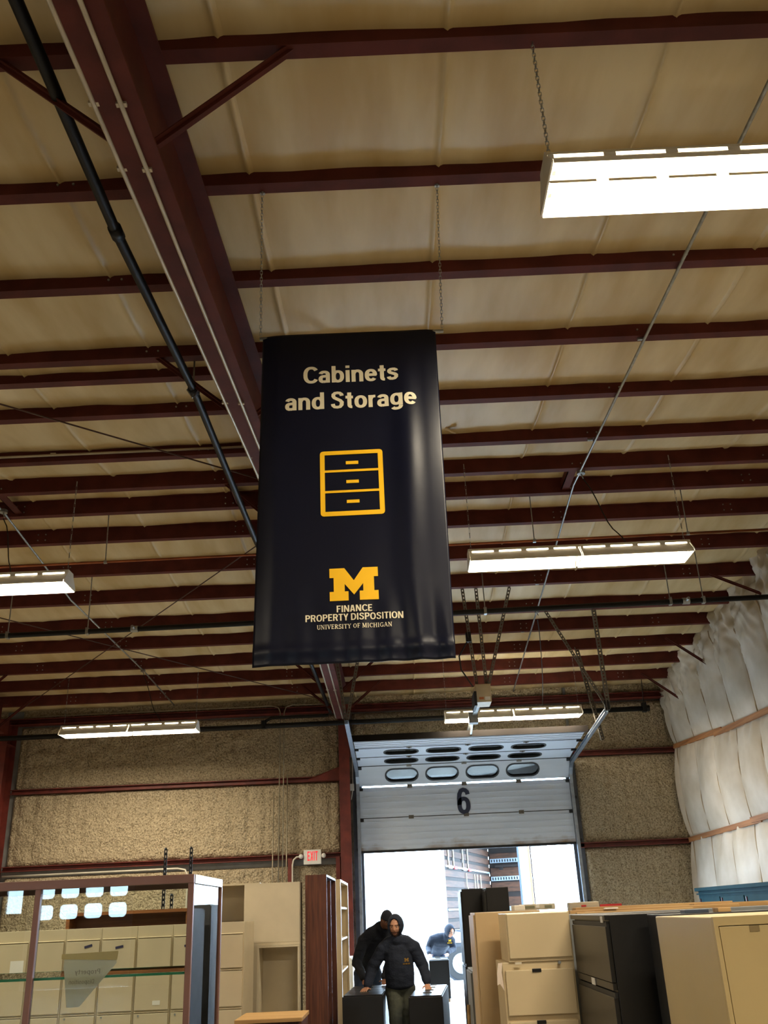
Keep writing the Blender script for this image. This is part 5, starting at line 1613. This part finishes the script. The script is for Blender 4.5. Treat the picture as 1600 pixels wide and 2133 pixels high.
def hand_mb(mb, wrist, d, side, palm_n, spread=0.16, curl=0.25, r=0.0085, L=1.0):
    """five fingers: d along the hand, side towards the thumb, palm_n out of the palm"""
    w, d, s, n = Vector(wrist), Vector(d).normalized(), Vector(side).normalized(), Vector(palm_n).normalized()
    for k in range(6):
        t = k / 5
        c = w + d * (0.018 + 0.07 * t)
        for q in (-1, 0, 1):
            mb.ball(c + s * q * (0.016 + 0.012 * t), 0.0145 - 0.002 * t, 10, 6)
    for k, (o, ln) in enumerate(((0.031, 0.070), (0.010, 0.080), (-0.011, 0.074), (-0.031, 0.058))):
        b = w + d * 0.085 + s * o
        dd = (d + s * o * spread * 40 * 0.3).normalized()
        p1 = b + dd * ln * 0.42 * L + n * 0.004
        p2 = p1 + (dd * math.cos(curl) + n * math.sin(curl)).normalized() * ln * 0.32 * L
        p3 = p2 + (dd * math.cos(curl * 2) + n * math.sin(curl * 2)).normalized() * ln * 0.26 * L
        limb(mb, [b - d * 0.015, p1, p2, p3], [r * 1.1, r, r * 0.92, r * 0.8], 8)
    b = w + d * 0.025 + s * 0.024
    t1 = b + (d * 0.6 + s * 0.8).normalized() * 0.036
    t2 = t1 + (d * 0.85 + s * 0.5).normalized() * 0.030
    limb(mb, [b, t1, t2], [r * 1.3, r * 1.15, r * 0.95], 8)

def person(label, J, skin, hoodm, jeanm, head, lean, voxel=0.008, beard=False, hood=True, cap=None, emblem=None, torso=None, wr=0.006, hands=(), eyes=True, hood_skip=None):
    t = thing('person', label, 'person', (J['hip'][0], J['hip'][1], 0))
    hc, hyaw, hpitch, hs = head
    HM = Matrix.Translation(hc) @ Matrix.Rotation(hyaw, 4, 'Z') @ Matrix.Rotation(hpitch, 4, 'X')
    hroll = 0
    # body: one continuous figure
    b = MB()
    b.v, b.f = list(grid_mb(head_grid(hs), HM).v), list(grid_mb(head_grid(hs), HM).f)
    for q in (-1, 1):
        b.ball(tuple(HM @ Vector((q * 0.074 * hs, 0.012, -0.012))), 0.018, 8, 6)
    limb(b, [tuple(HM @ Vector((0, 0.03, -0.06))), J['neck'], J['chest']], [0.055, 0.055, 0.07])
    lat = (Vector(J['shR']) - Vector(J['shL']))
    blob(b, (J['chest'], (0.13, 0.09, 0.10)), (J['belly'], (0.12, 0.095, 0.10)))
    blob(b, (J['belly'], (0.12, 0.095, 0.10)), (J['hip'], (0.125, 0.10, 0.09)))
    for sd in 'LR':
        limb(b, [J['chest'], J['sh' + sd], J['el' + sd], J['wr' + sd]], [0.07, 0.052, 0.04, 0.028])
        limb(b, [J['hip'], J['hp' + sd], J['kn' + sd], J['an' + sd]], [0.09, 0.075, 0.052, 0.038])
        a = Vector(J['an' + sd])
        limb(b, [a + Vector((0, 0.03, -0.04)), a + Vector((0, -0.12, -0.055))], [0.035, 0.03])
    for (wr_, d, s, n, kw) in hands:
        hand_mb(b, wr_, d, s, n, **kw)
    fused('body', b, skin, t, voxel, 3)
    # hooded top
    c = MB()
    for a_, b_ in zip(torso[:-1], torso[1:]):
        blob(c, a_, b_, 7)
    for sd in 'LR':
        limb(c, [J['sh' + sd], J['el' + sd], Vector(J['wr' + sd]) * 0.94 + Vector(J['el' + sd]) * 0.06], [0.080, 0.070, 0.050], 16)
        blob(c, (J['chest'], (0.11, 0.09, 0.08)), (J['sh' + sd], (0.080, 0.085, 0.078)), 5)
        w = Vector(J['wr' + sd]); e = Vector(J['el' + sd])
        limb(c, [w * 0.93 + e * 0.07, w * 0.99 + e * 0.01], [0.047, 0.045], 12)
    limb(c, [J['chest'], J['neck']], [0.10, 0.078])
    for sd in 'LR':
        n_, s_ = Vector(J['neck']), Vector(J['sh' + sd])
        limb(c, [n_ + (s_ - n_) * 0.15 + Vector((0, 0.01, 0.0)), n_ + (s_ - n_) * 0.55 + Vector((0, 0.01, 0.01)), s_], [0.075, 0.085, 0.078], 14)
    top = fused('hooded_sweatshirt', c, hoodm, t, voxel * 1.15, 5, wr)
    # trousers
    l = MB()
    for sd in 'LR':
        limb(l, [J['hp' + sd], J['kn' + sd], Vector(J['an' + sd]) + Vector((0, 0, -0.01))], [0.098, 0.076, 0.066], 16)
        blob(l, (J['hip'], (0.13, 0.11, 0.09)), (J['hp' + sd], (0.1, 0.1, 0.1)), 4)
    fused('trousers', l, jeanm, t, voxel * 1.2, 4, wr, 9)
    for sd in 'LR':
        a = Vector(J['an' + sd])
        s_ = MB()
        limb(s_, [a + Vector((0, 0.03, -0.035)), a + Vector((0, -0.07, -0.045)), a + Vector((0, -0.17, -0.06))], [0.052, 0.05, 0.042])
        s_.v = [(x, y, max(z, 0.004)) for x, y, z in s_.v]
        fused('shoe', s_, BLACKM, t, 0.012, 2)
    if hood:
        def keep(p):
            x, z = p.x / hs, p.z / hs
            if p.y < 0.02 and (x / 0.064) ** 2 + ((z + 0.012) / 0.108) ** 2 < 1:
                return False
            return True
        rows = []
        for r in head_grid(hs, 56, 40):
            row = []
            for p in r:
                q = Vector((p.x * 1.24, p.y * 1.20 + 0.008, p.z * 1.10 + 0.004))
                if q.y < -0.085: q.y = -0.085
                if q.y > 0: q.y += 0.018 * (1 - abs(q.z) / 0.14)
                row.append(q)
            rows.append(row)
        h = grid_mb(rows, HM, keep).build('hood', hoodm, t, smooth=True)
        so = h.modifiers.new('thick', 'SOLIDIFY'); so.thickness = 0.014; so.offset = 0
        co = MB()
        limb(co, [tuple(HM @ Vector((0, 0.035, -0.085))), J['neck'], J['chest']], [0.065, 0.088, 0.08])
        fused('hood_collar', co, hoodm, t, 0.012, 3, wr)
    if cap:
        rows = [[Vector((p.x * 1.08, p.y * 1.08, p.z * 1.06)) for p in r] for r in head_grid(hs, 40, 32)]
        h = grid_mb(rows, HM, lambda p: p.z > 0.03 + (0.0 if p.y < 0 else -0.05 * min(1, p.y / 0.05))).build('knit_cap', cap, t, smooth=True)
        so = h.modifiers.new('thick', 'SOLIDIFY'); so.thickness = 0.010; so.offset = 0
    if eyes:
        for q in (-1, 1):
            e = MB().ball((q * 0.031 * hs, -0.0795 * hs, 0.004 * hs), (0.0105 * hs, 0.0085 * hs, 0.0058 * hs), 12, 8).xf(HM).build('eye', EYEW, t, smooth=True)
            MB().ball((q * 0.031 * hs, -0.0868 * hs, 0.004 * hs), (0.0056 * hs, 0.003 * hs, 0.0052 * hs), 10, 6).xf(HM).build('iris', IRIS, e, smooth=True)
        br = grid_mb(head_grid(hs, 96, 80, 0.0035), HM, lambda p: p.y < 0 and abs(abs(p.x / hs) - 0.030) < 0.019 and abs(p.z / hs - 0.0255) < 0.0034)
        h = br.build('eyebrow', BEARD, t, smooth=True)
        so = h.modifiers.new('thick', 'SOLIDIFY'); so.thickness = 0.003
        lp = grid_mb(head_grid(hs, 96, 80, 0.0016), HM, lambda p: p.y < 0 and abs(p.x / hs) < 0.021 and abs(p.z / hs + 0.067) < 0.008)
        h = lp.build('lips', mat('lip', (150, 92, 80), 0.5), t, smooth=True)
    if beard:
        def bk(p):
            x, z = abs(p.x / hs), p.z / hs
            if p.y > 0.02: return False
            if z < -0.084 - 0.006 * math.sin(x * 160): return True
            if -0.09 <= z < -0.05 and x > 0.028 + 0.3 * max(0, z + 0.075): return True
            if -0.0575 < z < -0.0505 and x <= 0.028: return True
            return x > 0.060 and z < -0.015
        h = grid_mb(head_grid(hs, 80, 72, 0.004), HM, bk).build('beard', BEARD, t, smooth=True)
        so = h.modifiers.new('thick', 'SOLIDIFY'); so.thickness = 0.004
    if emblem:
        ex0, ez0, sc, col = emblem
        bvh = BVHTree.FromPolygons([v.co.copy() for v in top.data.vertices], [tuple(p.vertices) for p in top.data.polygons])
        def wrap(data):
            out = []
            for x, y, z in data[0]:
                hit = bvh.ray_cast(Vector((x, J['chest'][1] - 1.0, z)), Vector((0, 1, 0)))
                yy = hit[0].y if hit[0] else J['chest'][1] - 0.1
                out.append((x, yy - 0.005, z))
            return out, data[1]
        v, f = wrap(block_m(ex0, ex0 + 0.052 * sc, ez0, ez0 + 0.038 * sc))
        MB().add(v, f).build('chest_emblem', col, t, recalc=False)
        v, f = curve_mesh([[(ex0 - 0.02 * sc + k * 0.03 * sc, ez0 - 0.03 * sc), (ex0 + 0.005 * sc + k * 0.03 * sc, ez0 - 0.03 * sc), (ex0 + 0.005 * sc + k * 0.03 * sc, ez0 - 0.016 * sc), (ex0 - 0.02 * sc + k * 0.03 * sc, ez0 - 0.016 * sc)] for k in range(3)], 0.0)
        v, f = wrap((v, f))
        MB().add(v, f).build('chest_emblem', col, t, recalc=False)
    return t

DULLM = mat('dull_gold_thread', (150, 112, 40), 0.7, var=0.1)
# man in front between the two lying cabinets
Y1_ = 12.15
J = dict(neck=(-0.075, Y1_ - 0.01, 1.37), chest=(-0.065, Y1_ + 0.04, 1.25), belly=(-0.06, Y1_ + 0.06, 1.05), hip=(-0.06, Y1_ + 0.10, 0.88),
         shL=(-0.245, Y1_ + 0.02, 1.275), elL=(-0.385, Y1_ + 0.05, 1.07), wrL=(-0.445, Y1_ - 0.02, 0.885),
         shR=(0.125, Y1_ + 0.02, 1.275), elR=(0.225, Y1_ + 0.04, 1.07), wrR=(0.262, Y1_ - 0.06, 0.905),
         hpL=(-0.14, Y1_ + 0.10, 0.83), knL=(-0.12, Y1_ - 0.05, 0.46), anL=(-0.12, Y1_ + 0.05, 0.09),
         hpR=(0.03, Y1_ + 0.10, 0.83), knR=(0.015, Y1_ + 0.12, 0.46), anR=(0.01, Y1_ + 0.30, 0.09))
person('man in a dark navy hoodie with hood up, walking between two black cabinets', J, SKIN, HOOD, JEANS,
       (Vector((-0.085, Y1_ - 0.06, 1.515)), math.radians(-10), math.radians(6), 1.0), 0.0, voxel=0.006, beard=True, emblem=(0.005, 1.13, 1.0, DULLM),
       torso=[((-0.065, Y1_ + 0.03, 1.27), (0.17, 0.115, 0.09)), ((-0.06, Y1_ + 0.03, 1.12), (0.175, 0.13, 0.10)), ((-0.058, Y1_ + 0.06, 0.96), (0.178, 0.135, 0.09)), ((-0.06, Y1_ + 0.08, 0.87), (0.172, 0.13, 0.05))],
       hands=[((-0.452, Y1_ - 0.04, 0.868), (-0.25, -0.9, -0.12), (1, -0.25, 0), (0, 0, -1), dict(curl=0.12)),
              ((0.262, Y1_ - 0.075, 0.885), (0.10, -0.7, -0.5), (-1, -0.1, 0), (0, -0.3, -1), dict(curl=0.35))])
# man bending behind him
Y2_ = 13.62
J = dict(neck=(-0.30, Y2_ - 0.20, 1.50), chest=(-0.37, Y2_ - 0.06, 1.38), belly=(-0.46, Y2_ + 0.16, 1.18), hip=(-0.50, Y2_ + 0.36, 0.98),
         shL=(-0.53, Y2_ - 0.12, 1.34), elL=(-0.63, Y2_ - 0.12, 1.08), wrL=(-0.52, Y2_ - 0.42, 0.905),
         shR=(-0.20, Y2_ - 0.14, 1.38), elR=(-0.17, Y2_ - 0.22, 1.12), wrR=(-0.26, Y2_ - 0.42, 0.905),
         hpL=(-0.60, Y2_ + 0.36, 0.92), knL=(-0.60, Y2_ + 0.22, 0.50), anL=(-0.60, Y2_ + 0.45, 0.09),
         hpR=(-0.41, Y2_ + 0.36, 0.92), knR=(-0.40, Y2_ + 0.20, 0.50), anR=(-0.40, Y2_ + 0.62, 0.09))
person('man in a black sweatshirt and knit cap, bent over behind the man in front', J, SKIN2, HOOD2, JEANS2,
       (Vector((-0.205, Y2_ - 0.30, 1.585)), math.radians(18), math.radians(22), 1.0), 0.5, voxel=0.009, hood=False, cap=HOOD2,
       torso=[((-0.36, Y2_ - 0.08, 1.39), (0.17, 0.13, 0.10)), ((-0.44, Y2_ + 0.10, 1.24), (0.18, 0.15, 0.12)), ((-0.49, Y2_ + 0.28, 1.06), (0.175, 0.15, 0.10)), ((-0.50, Y2_ + 0.36, 0.97), (0.165, 0.14, 0.07))],
       hands=[((-0.52, Y2_ - 0.43, 0.885), (0.1, -0.9, -0.2), (1, 0, 0), (0, 0, -1), dict(curl=0.2)), ((-0.26, Y2_ - 0.43, 0.885), (0.0, -0.9, -0.2), (-1, 0, 0), (0, 0, -1), dict(curl=0.2))])
# man crouching over the cabinet outside
Y3_ = 20.9
J = dict(neck=(0.90, Y3_ - 0.22, 1.20), chest=(0.82, Y3_ - 0.10, 1.11), belly=(0.74, Y3_ + 0.16, 0.98), hip=(0.72, Y3_ + 0.42, 0.88),
         shL=(0.60, Y3_ - 0.12, 1.145), elL=(0.515, Y3_ - 0.10, 0.98), wrL=(0.515, Y3_ - 0.38, 0.895),
         shR=(1.00, Y3_ - 0.12, 1.10), elR=(1.02, Y3_ - 0.10, 0.95), wrR=(0.885, Y3_ - 0.38, 0.895),
         hpL=(0.62, Y3_ + 0.42, 0.82), knL=(0.60, Y3_ + 0.18, 0.46), anL=(0.60, Y3_ + 0.42, 0.09),
         hpR=(0.82, Y3_ + 0.42, 0.82), knR=(0.84, Y3_ + 0.18, 0.46), anR=(0.84, Y3_ + 0.55, 0.09))
person('man in a blue-grey hoodie bending low over a black cabinet outside the door', J, SKIN, HOOD3, JEANS2,
       (Vector((0.965, Y3_ - 0.32, 1.285)), math.radians(34), math.radians(24), 1.0), 0.8, voxel=0.010, emblem=(0.93, 1.09, 1.1, MAIZE),
       torso=[((0.82, Y3_ - 0.10, 1.115), (0.19, 0.13, 0.10)), ((0.76, Y3_ + 0.10, 1.02), (0.19, 0.15, 0.12)), ((0.73, Y3_ + 0.34, 0.92), (0.17, 0.15, 0.10))],
       hands=[((0.515, Y3_ - 0.40, 0.878), (0.15, -0.9, -0.2), (1, 0.1, 0), (0, 0, -1), dict(curl=0.3)), ((0.885, Y3_ - 0.40, 0.878), (-0.15, -0.9, -0.2), (-1, 0.1, 0), (0, 0, -1), dict(curl=0.3))])
bpy.data.scenes.remove(WORK)
